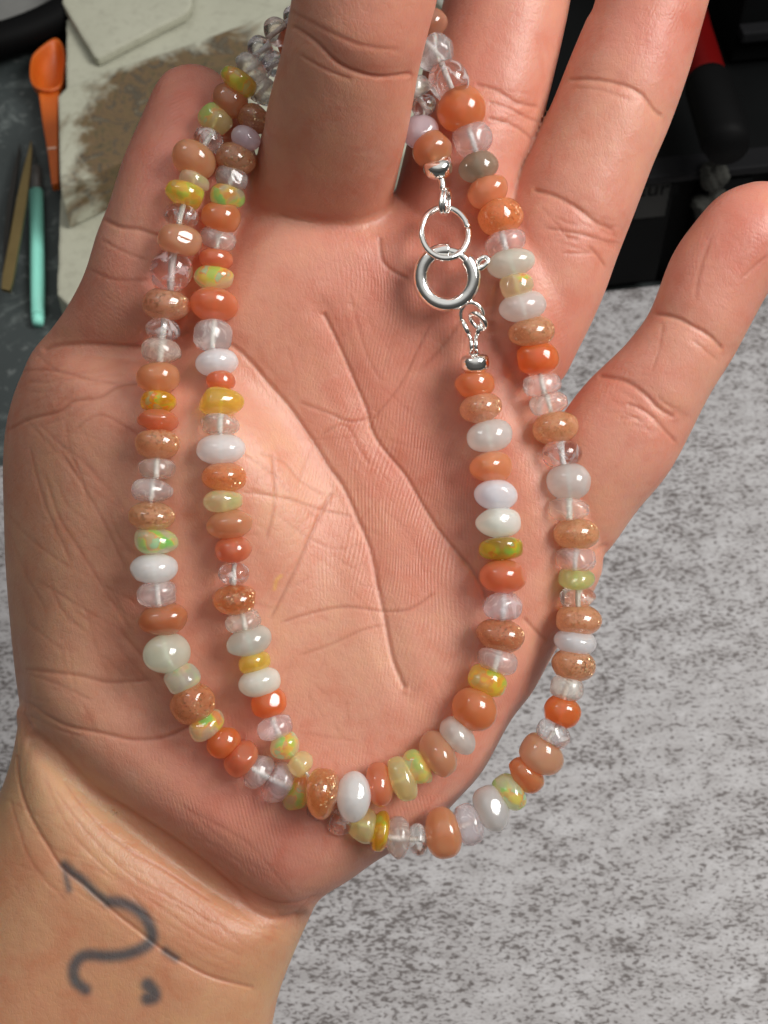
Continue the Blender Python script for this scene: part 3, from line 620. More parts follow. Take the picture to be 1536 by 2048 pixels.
zB = strand_z(RUN_B, {17: 62, 18: 84, 19: 88, 20: 62, len(RUN_B) - 4: 66, len(RUN_B) - 3: 56, len(RUN_B) - 2: 40, len(RUN_B) - 1: 26}, 2)
zC = [14, 22, 40]
FULL = [(q, z) for q, z in zip(RUN_B, zB)] + [(q, 6 - i * 3 if i < 4 else i * 3) for i, q in enumerate(HID_2)] + [(q, z) for q, z in zip(RUN_C, zC)]
OUT = [(q, z) for q, z in zip(RUN_A, zA)]
LOOP = [(q, 20) for q in HID_1]

neck = empty('necklace', pt(707, 1593, 60))
tag(neck, 'long doubled strand of peach, white, clear and yellow gemstone beads with silver clasp', 'necklace')
NAME = {'P': 'peach_moonstone_bead', 'W': 'white_moonstone_bead', 'S': 'sunstone_bead', 'R': 'rose_quartz_bead', 'Q': 'clear_quartz_bead', 'O': 'fire_opal_bead'}
BEADS = []
def bead_mesh(name, wd, th, expo, seed, hole=7.0, nseg=36, nr=22, lump=.05, facet=0):
    r0 = random.Random(seed); A, B = wd / 2, th / 2
    prof = []
    for i in range(nr + 1):
        a = -math.pi / 2 + math.pi * i / nr
        x = A * abs(math.cos(a)) ** (2 / expo); yv = B * math.copysign(abs(math.sin(a)) ** (2 / (expo * .96)), math.sin(a))
        prof.append((max(x, hole * .55), yv))
    prof = [p for p in prof if p[0] > hole * .56]
    prof = [(hole * .5, -B * .55)] + [(hole * .62, prof[0][1] * .98)] + prof + [(hole * .62, prof[-1][1] * .98), (hole * .5, B * .55)]
    ph1, ph2, ph3 = (r0.random() * 6.28 for _ in range(3)); e1 = lump * (.5 + r0.random()); tilt = lump * 1.6 * (r0.random() - .5); asym = lump * 2.4 * (r0.random() - .5)
    fac = []
    for _ in range(facet):
        d = Vector((r0.gauss(0, 1), r0.gauss(0, .6), r0.gauss(0, 1))).normalized(); fac.append((d, .86 + .1 * r0.random()))
    vs, fs = [], []
    for (r, yy) in prof:
        for j in range(nseg):
            t = 2 * math.pi * j / nseg
            q = 1 + e1 * .6 * math.sin(2 * t + ph1) + e1 * .35 * math.sin(3 * t + ph2) + e1 * .3 * math.sin(t + 3 * yy / B + ph3)
            x, z = r * q * math.cos(t), r * q * math.sin(t)
            y = yy * (1 + asym * x / A * 2 + e1 * .5 * math.sin(t + ph2)) + tilt * x
            p = Vector((x, y, z))
            for d, k in fac:
                h = Vector((p.x / A, p.y / B, p.z / A)).dot(d)
                if h > k: e = (h - k) * .8; p = Vector((p.x - d.x * A * e, p.y - d.y * B * e, p.z - d.z * A * e))
            vs.append(tuple(p * S))
    n = len(prof)
    for i in range(n - 1):
        for j in range(nseg):
            fs.append((i * nseg + j, (i + 1) * nseg + j, (i + 1) * nseg + (j + 1) % nseg, i * nseg + (j + 1) % nseg))
    for j in range(nseg):       # close the bore with a straight tube wall
        fs.append(((n - 1) * nseg + j, j, (j + 1) % nseg, (n - 1) * nseg + (j + 1) % nseg))
    me = bpy.data.meshes.new(name); me.from_pydata(vs, [], fs); smooth(me); return me
def tube_mesh(name, P, r, nseg=12, closed=False, caps=True):
    P = [Vector(p) for p in P]; n = len(P); vs, fs = [], []; up = None
    for i in range(n):
        a = P[(i - 1) % n] if (closed or i > 0) else P[i]; c = P[(i + 1) % n] if (closed or i < n - 1) else P[i]
        t = (c - a).normalized()
        if up is None: up = t.orthogonal().normalized()
        up = (up - t * up.dot(t)).normalized(); sd = t.cross(up); rr = r(i / (n - 1)) if callable(r) else r
        for j in range(nseg):
            g = 2 * math.pi * j / nseg; vs.append(tuple(P[i] + (up * math.cos(g) + sd * math.sin(g)) * rr))
    m_ = n if closed else n - 1
    for i in range(m_):
        for j in range(nseg):
            k = (i + 1) % n; off = 0
            fs.append((i * nseg + j, i * nseg + (j + 1) % nseg, k * nseg + (j + 1) % nseg, k * nseg + j))
    if not closed and caps:
        fs.append(tuple(range(nseg))[::-1]); fs.append(tuple((n - 1) * nseg + j for j in range(nseg)))
    me = bpy.data.meshes.new(name); me.from_pydata(vs, [], fs); smooth(me); return me
def bead_matrix(px, py, z, rot, lean=0.0, twist=0.0):
    R = RV @ Matrix.Rotation(-R_(rot), 3, 'Z') @ Matrix.Rotation(lean, 3, 'X') @ Matrix.Rotation(twist, 3, 'Y')
    return Matrix.Translation(pt(px, py, z)) @ R.to_4x4()
ONE = {}
for si, run in enumerate((FULL, OUT, LOOP)):
    for i, (q, z) in enumerate(run):
        px, py, wd, th, rot, kc = q; kd = kc[0]; cl = PAL[kd][kc[1]]; z = float(z)
        z0 = run[max(i - 1, 0)]; z1 = run[min(i + 1, len(run) - 1)]
        dl = math.hypot(z1[0][0] - z0[0][0], z1[0][1] - z0[0][1]) + 1e-6
        lean = math.atan2(float(z1[1]) - float(z0[1]), dl) * -.6
        seed = si * 1000 + i; r0 = random.Random(seed)
        ks = (D - z) / D
        expo = {'P': 2.25, 'W': 2.1, 'S': 2.25, 'R': 2.5, 'Q': 2.3, 'O': 2.7}[kd] + r0.uniform(-.12, .25)
        if th / wd > .8: expo = 2.05
        me = bead_mesh(NAME[kd], wd * ks * .99, th * ks * 1.08, expo, seed, facet=0 if (kd == 'Q' and th / wd > .85 and kc[1] == 's') else 5 if kd == 'R' else (3 if kd in 'QO' else 2), lump=.065 if kd != 'O' else .085)
        o = link(NAME[kd], me, neck, MATS[kd])
        lean_s = lean + r0.gauss(0, .05)
        mw = bead_matrix(px, py, z, rot, lean_s, r0.random() * 6.28 if kd not in 'O' else r0.random() * 6.28)
        o.matrix_parent_inverse = Matrix.Identity(4); o.matrix_basis = Matrix.Translation(-neck.location) @ mw
        j = r0.uniform(.94, 1.06); o.color = (min(cl[0] * j, 1), min(cl[1] * j * r0.uniform(.95, 1.05), 1), min(cl[2] * j * r0.uniform(.92, 1.08), 1), cl[3] if len(cl) > 3 else 1)
        BEADS.append((o, px, py, z))
        if kd in 'RQ':
            hm = tube_mesh('drilled_hole', [(0, y_ * th * ks * S * .475, 0) for y_ in (-1, -.3, .3, 1)], 4.6 * S if wd < 86 else 5.2 * S, 14)
            h = link('drilled_hole', hm, o, HOLE)
# thread through all beads
def run_pts(run):
    return spline([(q[0], q[1], float(z)) for q, z in run], 4, False)
def thread_obj(P, r=2.4):
    W_ = [pt(*p) - neck.location for p in P]
    o = link('thread', tube_mesh('thread', W_, r * S, 8), neck, THREAD); return o
# one thread: lower clasp bead -> inner loop -> behind finger -> top clasp bead; and outer loop joined behind the finger
thread_obj(run_pts([((950, 735), 22)] + FULL + [((874, 326), 44)]))
thread_obj(run_pts(LOOP[-1:] + OUT + LOOP[:1])); thread_obj(run_pts(LOOP))

# ---------------------------------------------------------------- silver findings
def nk(name, me, mat=SILVER, parent=neck):
    return link(name, me, parent, mat)
def ringpts(cx, cy, z, rx, ry, a0=0, a1=360, n=64, tiltx=0.0, tilty=0.0, rot=0.0):
    P = []
    for i in range(n + (0 if a1 - a0 >= 360 else 1)):
        a = R_(a0 + (a1 - a0) * i / n); v = Vector((rx * math.cos(a), ry * math.sin(a), 0))
        v = Matrix.Rotation(R_(rot), 3, 'Z') @ Matrix.Rotation(tilty, 3, 'Y') @ Matrix.Rotation(tiltx, 3, 'X') @ v
        P.append(pt(cx + v.x, cy - v.y, z + v.z) - neck.location)
    return P
def vline(L): return [pt(*p) - neck.location for p in L]
def silver_bead(px, py, z, wd, th, rot, lean):
    me = bead_mesh('silver_bead', wd, th, 3.0, 5, hole=16, lump=.012, nseg=48, nr=28)
    o = link('silver_bead', me, neck, SILVER); o.matrix_parent_inverse = Matrix.Identity(4)
    o.matrix_basis = Matrix.Translation(-neck.location) @ bead_matrix(px, py, z, rot, lean); return o
ZB = 34                                                    # lower end of the strand
silver_bead(950, 726, ZB, 58, 38, -4, .25)
nk('crimp_tube', tube_mesh('crimp_tube', vline([(942.5, 706, ZB), (942, 690, ZB + 1), (941.5, 677, ZB + 2)]), 4.6 * S, 14))
nk('crimp_tube', tube_mesh('crimp_tube', vline([(952.5, 706, ZB), (952, 690, ZB + 1), (951.5, 677, ZB + 2)]), 4.6 * S, 14))
arch = spline([(941, 678, ZB + 2), (932, 660, ZB + 4), (923, 642, ZB + 6), (922, 622, ZB + 12), (933, 607, ZB + 18), (948, 606, ZB + 20), (961, 616, ZB + 16), (966, 630, ZB + 10), (962, 648, ZB + 4), (955, 664, ZB + 2), (952, 678, ZB + 2)], 6, False)
nk('wire_guard', tube_mesh('wire_guard', vline(arch), 4.2 * S, 14))
# sleeves of the horseshoe guard
nk('wire_guard', tube_mesh('wire_guard', vline([(924, 640, ZB + 6), (931, 656, ZB + 5), (938, 671, ZB + 3)]), 6.0 * S, 14))
nk('wire_guard', tube_mesh('wire_guard', vline([(963, 645, ZB + 5), (958, 658, ZB + 4), (954, 671, ZB + 3)]), 5.6 * S, 14))
nk('clasp_loop', tube_mesh('clasp_loop', ringpts(956, 643, ZB + 12, 18, 20, 0, 360, 40, .5, -.85, 10), 5.2 * S, 14, True))
# spring ring with its gap, inner trigger and knob
ZR = 52
nk('spring_ring', tube_mesh('spring_ring', ringpts(894, 555, ZR, 53, 54.5, 84, 84 + 318, 90, .12, -.10), 14.8 * S, 28))
nk('trigger_wire', tube_mesh('trigger_wire', ringpts(894, 555, ZR, 52, 53.5, 30, 96, 24, .12, -.10), 8.2 * S, 18))
kn = spline([(955, 540, ZR), (966, 534, ZR + 4), (976, 522, ZR + 3), (970, 514, ZR + 2), (958, 520, ZR + 4), (954, 530, ZR + 2)], 6, False)
nk('trigger_knob', tube_mesh('trigger_knob', vline(kn), 5.6 * S, 14))
# jump ring with a cut in it, threaded through the spring ring
nk('jump_ring', tube_mesh('jump_ring', ringpts(890, 466, ZR + 2, 47, 53, 12, 12 + 357, 80, -.30, .10), 6.8 * S, 16))
# double loop between jump ring and the upper silver bead
nk('wire_loop', tube_mesh('wire_loop', ringpts(886.5, 403, ZR + 8, 20, 25, 0, 360, 40, .1, 1.30, 2), 4.2 * S, 12, True))
nk('wire_loop', tube_mesh('wire_loop', ringpts(893.5, 403, ZR + 8, 20, 25, 0, 360, 40, .1, 1.30, 2), 4.2 * S, 12, True))
nk('crimp_tube', tube_mesh('crimp_tube', vline([(878, 342, 46), (882, 356, 52), (885, 372, 56), (886, 384, 58)]), lambda t: (9.0 - 3 * t) * S, 16))
silver_bead(876, 334, 48, 58, 42, -10, .75)

# ================================================================ TABLE AND THINGS ON IT
def prism(name, top, h, thick, mat, parent=None, bev=0.0006, jag=0.0):
    """top: photo outline of the upper face, whose height above the table is h; sides go down by thick"""
    P = [tab(x, y, h) for x, y in top]; c = sum(P, Vector()) / len(P)
    if jag:
        Q_ = []
        for i in range(len(P)):
            a, b_ = P[i], P[(i + 1) % len(P)]; k = max(1, int((b_ - a).length / .004))
            for t in range(k): Q_.append(a.lerp(b_, t / k) + Vector((random.uniform(-1, 1), random.uniform(-1, 1), 0)) * jag)
        P = Q_
    bm = bmesh.new(); base = Vector((c.x, c.y, h - thick))
    vt = [bm.verts.new(p - base) for p in P]; vb = [bm.verts.new(p - base - Vector((0, 0, thick))) for p in P]
    f = bm.faces.new(vt); f2 = bm.faces.new(vb[::-1])
    for i in range(len(P)):
        j = (i + 1) % len(P); bm.faces.new((vt[i], vb[i], vb[j], vt[j]))
    bmesh.ops.recalc_face_normals(bm, faces=bm.faces)
    if bev: bmesh.ops.bevel(bm, geom=[e for e in bm.edges], offset=bev, segments=2, profile=.6, affect='EDGES')
    me = bpy.data.meshes.new(name); bm.to_mesh(me); bm.free()
    for p in me.polygons: p.use_smooth = False
    o = link(name, me, parent, mat); put(o, base, parent); return o

m, b, out = material('slate_bench'); v = objco(m)
na = noise(m, 9, 5, .6, .4, v.outputs[0]); nb = noise(m, 55, 6, .7, 1.2, v.outputs[0]); nc = noise(m, 220, 3, .6, .5, v.outputs[0])
c1 = mixc(m, na.outputs['Fac'], (.018, .024, .024), (.055, .068, .068))
sc_ = ramp(m, nb.outputs['Fac'], [(.55, (0, 0, 0)), (.72, (1, 1, 1))]); c2 = mixc(m, mathn(m, 'MULTIPLY', sc_.outputs[0], .6), c1, (.22, .25, .24))
sd2 = ramp(m, nc.outputs['Fac'], [(.60, (0, 0, 0)), (.70, (1, 1, 1))]); c3 = mixc(m, mathn(m, 'MULTIPLY', sd2.outputs[0], .35), c2, (.26, .28, .27))
LL(m, c3, b.inputs['Base Color']); b.inputs['Roughness'].default_value = .62; LL(m, bump(m, nc.outputs['Fac'], .0004, .4).outputs[0], b.inputs['Normal'])
SLATE = m
me = bpy.data.meshes.new('tabletop'); me.from_pydata([(-1.2, -1.0, 0), (1.2, -1.0, 0), (1.2, 1.6, 0), (-1.2, 1.6, 0), (-1.2, -1.0, -.03), (1.2, -1.0, -.03), (1.2, 1.6, -.03), (-1.2, 1.6, -.03)], [],
    [(0, 1, 2, 3), (7, 6, 5, 4), (0, 4, 5, 1), (1, 5, 6, 2), (2, 6, 7, 3), (3, 7, 4, 0)])
tag(link('tabletop', me, None, SLATE), 'dark slate grey workbench top with pale scuffs and dust', None, None, 'structure')

m, b, out = material('speckled_board'); v = objco(m); vs = objco(m, (.50, 1.0, 1)); vs.inputs['Rotation'].default_value = (0, 0, R_(-24))
dw = noise(m, 60, 3, .5, 0, v.outputs[0]); 
n1 = noise(m, 1150, 3, .60, .35, vs.outputs[0]); n2 = noise(m, 24, 4, .6, .5, v.outputs[0]); n4 = noise(m, 210, 4, .6, .4, vs.outputs[0]); n3 = noise(m, 2300, 3, .6, .2, vs.outputs[0])
base = ramp(m, n4.outputs['Fac'], [(.30, (.30, .285, .285)), (.48, (.37, .355, .358)), (.70, (.45, .438, .445))])
th_ = mathn(m, 'ADD', n1.outputs['Fac'], mathn(m, 'ADD', mathn(m, 'MULTIPLY', mathn(m, 'SUBTRACT', n2.outputs['Fac'], .5), .24), mathn(m, 'MULTIPLY', mathn(m, 'SUBTRACT', n4.outputs['Fac'], .5), .24)))
c2 = mixc(m, mathn(m, 'MULTIPLY', ramp(m, th_, [(.39, (1, 1, 1)), (.49, (0, 0, 0))]).outputs[0], .84), base.outputs[0], (.060, .046, .042))
c3 = mixc(m, mathn(m, 'MULTIPLY', ramp(m, n3.outputs['Fac'], [(.36, (1, 1, 1)), (.46, (0, 0, 0))]).outputs[0], .40), c2, (.16, .14, .138))
LL(m, c3, b.inputs['Base Color']); b.inputs['Roughness'].default_value = .6; LL(m, bump(m, n4.outputs['Fac'], .0008, .6).outputs[0], b.inputs['Normal'])
tag(prism('stone_board', [(930, 612), (1800, 517), (2500, 2900), (-1500, 2900), (-900, 1220), (0, 932)], .004, .0036, m, None, .0008), 'pale grey board speckled with dark brown marks under the hand', None, None, 'structure')

# soldering boards
def ceramic(name, burnt):
    m, b, out = material(name); v = objco(m)
    na = noise(m, 30, 5, .6, .3, v.outputs[0]); nb = noise(m, 240, 4, .7, .2, v.outputs[0])
    c = mixc(m, na.outputs['Fac'], (.34, .34, .26), (.49, .485, .39)); c = mixc(m, mathn(m, 'MULTIPLY', ramp(m, nb.outputs['Fac'], [(.35, (1, 1, 1)), (.5, (0, 0, 0))]).outputs[0], .35), c, (.27, .26, .20))
    if burnt:
        geo = NN(m, 'TexCoord'); sp3 = NN(m, 'Mapping'); LL(m, geo.outputs['Object'], sp3.inputs[0])
        sp3.vector_type = 'TEXTURE'
        hz = hb + .018; A_, B_, C_, E_ = tab(215, 335, hz), tab(560, 40, hz), tab(330, 210, hz), tab(240, 130, hz)
        ax_ = (B_ - A_); ang = math.atan2(ax_.y, ax_.x)
        sp3.inputs['Location'].default_value = C_ - BURN_ORG; sp3.inputs['Rotation'].default_value = (0, 0, ang)
        sp3.inputs['Scale'].default_value = (ax_.length * .56, .027, 1.0)
        ln = NN(m, 'VectorMath', operation='LENGTH'); LL(m, sp3.outputs[0], ln.inputs[0])
        nw = noise(m, 55, 5, .65, .6, v.outputs[0]); f = mathn(m, 'ADD', ln.outputs['Value'], mathn(m, 'MULTIPLY', mathn(m, 'SUBTRACT', nw.outputs['Fac'], .5), 1.5))
        mk = ramp(m, f, [(.70, (1, 1, 1)), (1.05, (0, 0, 0))])
        nq = noise(m, 110, 5, .75, 1.2, v.outputs[0])
        bc = ramp(m, nq.outputs['Fac'], [(.30, (.020, .014, .008)), (.42, (.09, .058, .018)), (.50, (.13, .070, .024)), (.58, (.035, .025, .015)), (.70, (.22, .17, .10))])
        c = mixc(m, mathn(m, 'MULTIPLY', mk.outputs[0], .93), c, bc.outputs[0])
    LL(m, c, b.inputs['Base Color']); b.inputs['Roughness'].default_value = .85; LL(m, bump(m, nb.outputs['Fac'], .0006, .5).outputs[0], b.inputs['Normal'])
    return m
hb = .014
BURN = [(116, 192), (132, 176), (200, 146), (312, 110), (390, 84), (480, 50), (640, -20), (760, 180), (420, 262), (236, 326), (172, 356), (121, 381), (118, 300)]
BURN_ORG = sum((tab(x, y, hb + .018) for x, y in BURN), Vector()) / len(BURN); BURN_ORG.z = hb + .0005
CE = ceramic('ceramic_board', False); CB = ceramic('burnt_ceramic_board', True)
tag(prism('soldering_board', [(140, -160), (133, 40), (131, 186), (121, 400), (113, 588), (134, 606), (330, 560), (700, 420), (1000, 100), (1040, -160)], hb, hb, CE, None, .0012, .0002),
    'large cream ceramic soldering board lying flat on the dark bench under the two smaller blocks', 'soldering board')
tag(prism('soldering_block', BURN, hb + .018, .0175, CB, None, .0010, .00012),
    'cream ceramic block with a big brown scorch mark behind the thumb tip', 'soldering block')
tag(prism('soldering_block', [(104, -60), (122, 2), (188, 112), (196, 116), (372, 26), (384, 10), (384, -30), (300, -160), (130, -160)], hb + .0045, .004, CE, None, .0012, .00012),
    'clean cream ceramic block at the top edge, beside the black dish', 'soldering block')

# orange scoop
m, b, out = material('orange_plastic'); b.inputs['Base Color'].default_value = (.78, .16, .012, 1); b.inputs['Roughness'].default_value = .45
nn = noise(m, 160, 3, .5, 0, objco(m).outputs[0]); LL(m, mixc(m, nn.outputs['Fac'], (.48, .085, .006), (.66, .14, .012)), b.inputs['Base Color']); b.inputs['Subsurface Weight'].default_value = .2; b.inputs['Subsurface Scale'].default_value = .002
OR = m
sc0 = empty('scoop', tab(98, 130, 0)); tag(sc0, 'small orange plastic scoop lying on the bench against the soldering board', 'scoop')
rim = spline([(112, 77), (126, 92), (131, 116), (128, 146), (122, 172), (98, 182), (72, 176), (61, 160), (60, 134), (66, 112), (86, 92)], 6)
c0 = tab(96, 134, .010); Pr = [tab(x, y, .010) for x, y in rim]; n = len(Pr); vs, fs = [], []
lv = [(1.0, 0), (.965, .0006), (.90, -.0004), (.78, -.003), (.6, -.0058), (.35, -.0074), (.02, -.0078)]
ou = [(1.0, 0), (.98, -.002), (.88, -.0055), (.7, -.0082), (.4, -.0094), (.02, -.0096)]
for L_ in (lv, ou):
    for k_, dz in L_:
        for p in Pr: vs.append(tuple(c0.lerp(p, k_) + Vector((0, 0, dz)) - sc0.location))
def rings(o0, cnt, flip):
    for i in range(cnt - 1):
        for j in range(n):
            a, b_, c_, d_ = o0 + i * n + j, o0 + i * n + (j + 1) % n, o0 + (i + 1) * n + (j + 1) % n, o0 + (i + 1) * n + j
            fs.append((a, b_, c_, d_) if not flip else (d_, c_, b_, a))
rings(0, len(lv), False); rings(len(lv) * n, len(ou), True)
me = bpy.data.meshes.new('scoop_bowl'); me.from_pydata(vs, [], fs); smooth(me); link('scoop_bowl', me, sc0, OR)
prism('scoop_handle', [(75, 172), (98, 184), (120, 174), (115, 220), (116, 300), (117, 366), (103, 369), (96, 310), (84, 240)], .0085, .0035, OR, sc0, .0007)
m, b, out = material('mark'); b.inputs['Base Color'].default_value = (.9, .55, .40, 1); MK = m
prism('handle_mark', [(95, 295), (112, 293), (112, 297), (95, 299)], .0088, .0006, MK, sc0, 0)

# tool with a turquoise handle
def tubew(name, pts_h, r, mat, parent, ns=20):
    P = [tab(x, y, h) - parent.location for x, y, h in pts_h]
    return link(name, tube_mesh(name, P, r, ns), parent, mat)
def simple(name, c, rough, metal=0.0, var=.15, scale=80, bmp=.0):
    m, b, out = material(name); nn = noise(m, scale, 4, .6, .3, objco(m).outputs[0])
    LL(m, mixc(m, nn.outputs['Fac'], tuple(x * (1 - var) for x in c), tuple(min(1, x * (1 + var)) for x in c)), b.inputs['Base Color'])
    b.inputs['Roughness'].default_value = rough; b.inputs['Metallic'].default_value = metal
    if max(c) < .2 and not metal: b.inputs['Specular IOR Level'].default_value = .07
    if bmp: LL(m, bump(m, nn.outputs['Fac'], bmp, .5).outputs[0], b.inputs['Normal'])
    return m
TEAL = simple('turquoise_plastic', (.30, .80, .66), .5, 0, .12); GREYM = simple('grey_ferrule', (.20, .19, .18), .5, .5); BRASS = simple('brass', (.26, .19, .08), .38, .85, .25); DARKM = simple('dark_steel', (.020, .018, .015), .4, .3)
t = empty('needle_tool', tab(75, 500, 0)); tag(t, 'thin tool with a turquoise handle and grey collar lying point up beside the tweezers', 'tool')
rr = 14.2 * S * 2.15
tubew('handle', [(76, 636, rr), (75, 560, rr), (74, 470, rr), (73, 384, rr)], lambda q: rr * (1.0 if q > .04 else .9), TEAL, t)
tubew('handle_cap', [(76.5, 648, rr), (76, 640, rr), (76, 632, rr)], lambda q: rr * (.72 + .22 * q), TEAL, t)
tubew('collar', [(73, 384, rr), (72.5, 360, rr), (72, 338, rr)], lambda q: rr * .84, GREYM, t)
tubew('needle', [(72, 338, rr), (70, 315, rr * .9), (68, 290, rr * .8)], lambda q: rr * (.3 - .26 * q), DARKM, t)
# tweezers
t = empty('tweezers', tab(20, 480, 0)); tag(t, 'dark brass tweezers lying tips up at the left edge of the bench', 'tweezers')
prism('tweezer_arm', [(39, 285), (41, 300), (33, 360), (24, 430), (16, 500), (14, 560), (4, 570), (6, 480), (14, 400), (26, 340)], .006, .0018, DARKM, t, .0003)
prism('tweezer_arm', [(62, 278), (64, 300), (61, 340), (52, 410), (38, 490), (26, 560), (20, 580), (2, 576), (4, 550), (18, 480), (32, 400), (48, 330)], .010, .0018, BRASS, t, .0003)

# black dish at the corner
BLK = simple('black_rubber', (.003, .003, .0032), .6, 0, .2); PEW = simple('dull_metal', (.22, .22, .21), .5, .4, .3)
cd = tab(-92, -112, .012); t = empty('dish', Vector((cd.x, cd.y, 0))); tag(t, 'round dish with a thick black rim at the upper left corner', 'dish')
rd = (tab(60, 60, .012) - cd).length
P = [(math.cos(a) * rd, math.sin(a) * rd, .012) for a in np.linspace(0, 2 * math.pi, 72, endpoint=False)]
link('rim', tube_mesh('rim', P, .0066, 20, True), t, BLK)
bm = bmesh.new(); bmesh.ops.create_cone(bm, cap_ends=True, segments=64, radius1=rd * .8, radius2=rd, depth=.006, matrix=Matrix.Translation((0, 0, .0045)))
me = bpy.data.meshes.new('bowl'); bm.to_mesh(me); bm.free(); link('bowl', me, t, PEW)

# ---------------------------------------------------------------- dark drawer unit behind the board
BK1 = simple('black_plastic', (.0035, .0038, .004), .6, 0, .3, 60); BK2 = simple('charcoal_plastic', (.010, .010, .011), .5, 0, .25, 60); LBL = simple('label_card', (.035, .035, .034), .7, 0, .15); WAD = simple('cotton', (.04, .04, .036), .95, 0, .5, 300, .0006)
f0 = tab(1180, 592, 0); f1 = tab(1760, 528, 0); f0.z = f1.z = 0; fx = (f1 - f0).normalized(); fy = Vector((-fx.y, fx.x, 0)); fz = Vector((0, 0, 1)); ORG = f0
cab = empty('drawer_unit', ORG); tag(cab, 'black plastic drawer unit with a grey label plate standing behind the speckled board', 'drawer unit')
def onfront(px, py, d=0.0):
    p = onplane(px, py, ORG + fy * d, fy) - ORG; return p.dot(fx), p.z
def cbox(name, x0, x1, y0, y1, z0, z1, mat, bev=.0008, parent=cab):
    bm = bmesh.new(); bmesh.ops.create_cube(bm, size=1, matrix=Matrix.Translation(((x0 + x1) / 2, (y0 + y1) / 2, (z0 + z1) / 2)) @ Matrix.Diagonal((x1 - x0, y1 - y0, z1 - z0, 1)))
    bmesh.ops.bevel(bm, geom=bm.edges[:], offset=bev, segments=2, profile=.6, affect='EDGES')
    M_ = Matrix((fx, fy, fz)).transposed().to_4x4(); bm.transform(M_)
    me = bpy.data.meshes.new(name); bm.to_mesh(me); bm.free(); o = link(name, me, parent, mat)
    if parent is not cab: o.location = (0, 0, 0)
    return o
wl = (f1 - f0).length
xh, zh = onfront(1345, 336)
cbox('body', -.012, wl, .003, .14, 0, zh - .001, BK1)
x_a, z_a = onfront(1218, 395); x_b, _ = onfront(1352, 345)
def front_panel(name, px0, py0, px1, py1, d0, d1, mat, bev=.0006):
    xa, za = onfront(px0, py0); xb, zb = onfront(px1, py1)
    return cbox(name, min(xa, xb), max(xa, xb), d0, d1, min(za, zb), max(za, zb), mat, bev)
front_panel('drawer_front', 1150, 570, 1350, 352, -.002, .0035, BK1)
front_panel('drawer_front', 1356, 545, 1500, 338, -.004, .0035, BK1)
front_panel('drawer_front', 1506, 530, 1720, 320, -.002, .0035, BK1)
front_panel('label_plate', 1262, 425, 1338, 352, -.0032, -.0016, LBL, .0003)
xe, ze = onfront(1345, 336)
cbox('top_edge', -.012, wl * .60, -.005, .004, ze - .0015, ze + .0015, BK2)
cbox('upper_body', wl * .50, wl * 1.2, .045, .16, zh + .001, zh + .075, BK1)
cbox('upper_edge', wl * .50, wl * 1.2, .040, .0455, zh + .012, zh + .016, BK2)
# faint print on the label plate
cu = bpy.data.curves.new('label_text', 'FONT'); cu.body = 'aura'; cu.size = .008; cu.extrude = .00005
xl, zl = onfront(1270, 394, -.0032)
cu.extrude = .00005; to_ = bpy.data.objects.new('t', cu); col.objects.link(to_); bpy.context.view_layer.update()
lm = bpy.data.meshes.new_from_object(to_.evaluated_get(bpy.context.evaluated_depsgraph_get())); bpy.data.objects.remove(to_)
lt = link('label_text', lm, cab, BK1)
lt.matrix_parent_inverse = Matrix.Identity(4)
lt.matrix_basis = Matrix.Translation(fx * xl + fy * -.0034 + fz * zl) @ (Matrix((fx, fz, -fy)).transposed()).to_4x4()
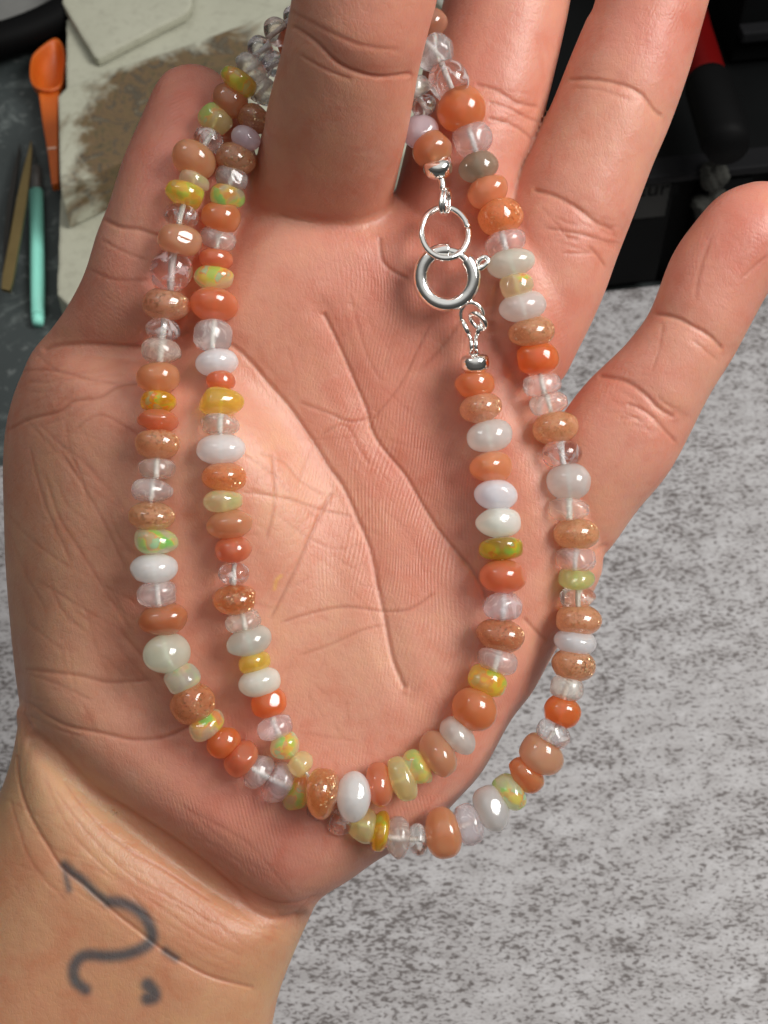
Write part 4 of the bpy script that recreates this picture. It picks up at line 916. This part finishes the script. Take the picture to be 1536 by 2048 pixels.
# two tufts of cotton stuck on the drawer front
def blob(name, px, py, d, sx_, sz_, seed, label):
    xx, zz = onfront(px, py, d); bm = bmesh.new(); bmesh.ops.create_icosphere(bm, subdivisions=4, radius=1)
    r0 = random.Random(seed); ph_ = [r0.random() * 6 for _ in range(6)]
    for v_ in bm.verts:
        c = v_.co.copy(); q = 1 + .18 * math.sin(4 * c.x + ph_[0]) * math.sin(3 * c.z + ph_[1]) + .08 * math.sin(11 * c.x + ph_[2]) * math.sin(9 * c.z + ph_[3]) + .05 * math.sin(19 * c.z + ph_[4] + 7 * c.y)
        v_.co = Vector((c.x * sx_ * q, c.y * .004 * q, c.z * sz_ * q))
    bm.transform(Matrix((fx, fy, fz)).transposed().to_4x4()); me = bpy.data.meshes.new(name); bm.to_mesh(me); bm.free(); smooth(me)
    o = link(name, me, None, WAD); o.location = ORG + fx * xx + fy * d + fz * zz; return tag(o, label, 'cotton tuft')
blob('cotton_tuft', 1428, 350, -.006, .0040, .0062, 1, 'upper of two dim grey cotton tufts on the black drawer front')
blob('cotton_tuft', 1418, 412, -.006, .0058, .0056, 2, 'lower of two dim grey cotton tufts, just left of the little fingertip')

# tool with red handle and black grip, standing on the drawer unit
RED_ = simple('red_plastic', (.085, .002, .002), .4, 0, .1)
t = empty('handled_tool', tab(1440, 300, zh)); tag(t, 'red handle with a black rubber grip leaning on the drawer unit behind the ring finger', 'tool')
def tl(px, py, h): return tab(px, py, h) - t.location
r1_ = 40 * S * 2.0
link('red_handle', tube_mesh('red_handle', [tl(1360, -60, zh + .020), tl(1385, 60, zh + .020), tl(1410, 150, zh + .020), tl(1421, 185, zh + .020)], lambda q: r1_ * (.85 + .2 * q), 28), t, RED_)
link('black_grip', tube_mesh('black_grip', [tl(1414, 160, zh + .020), tl(1418, 172, zh + .020), tl(1432, 220, zh + .020), tl(1450, 280, zh + .020), tl(1456, 298, zh + .020)], lambda q: r1_ * (1.02 if q < .05 else (1.14 if q < .8 else .98)), 28), t, BLK)

# white cable seen between the middle and ring fingers
WC = simple('white_cable', (.62, .62, .56), .5)
cp_ = spline([(880, -30), (884, 6), (960, 60), (1050, 40), (1112, 30), (1128, 78), (1138, 128), (1130, 175), (1106, 222), (1082, 268), (1060, 310), (1030, 380), (1000, 470)], 8, False)
P = [tab(x, y, hb + .003) for x, y in cp_]; c = P[0].copy()
o = link('cable', tube_mesh('cable', [p - c for p in P], .0016, 12), None, WC); o.location = c
tag(o, 'thin white cable on the bench, glimpsed between the middle and ring fingers', 'cable')
bpy.context.view_layer.update()
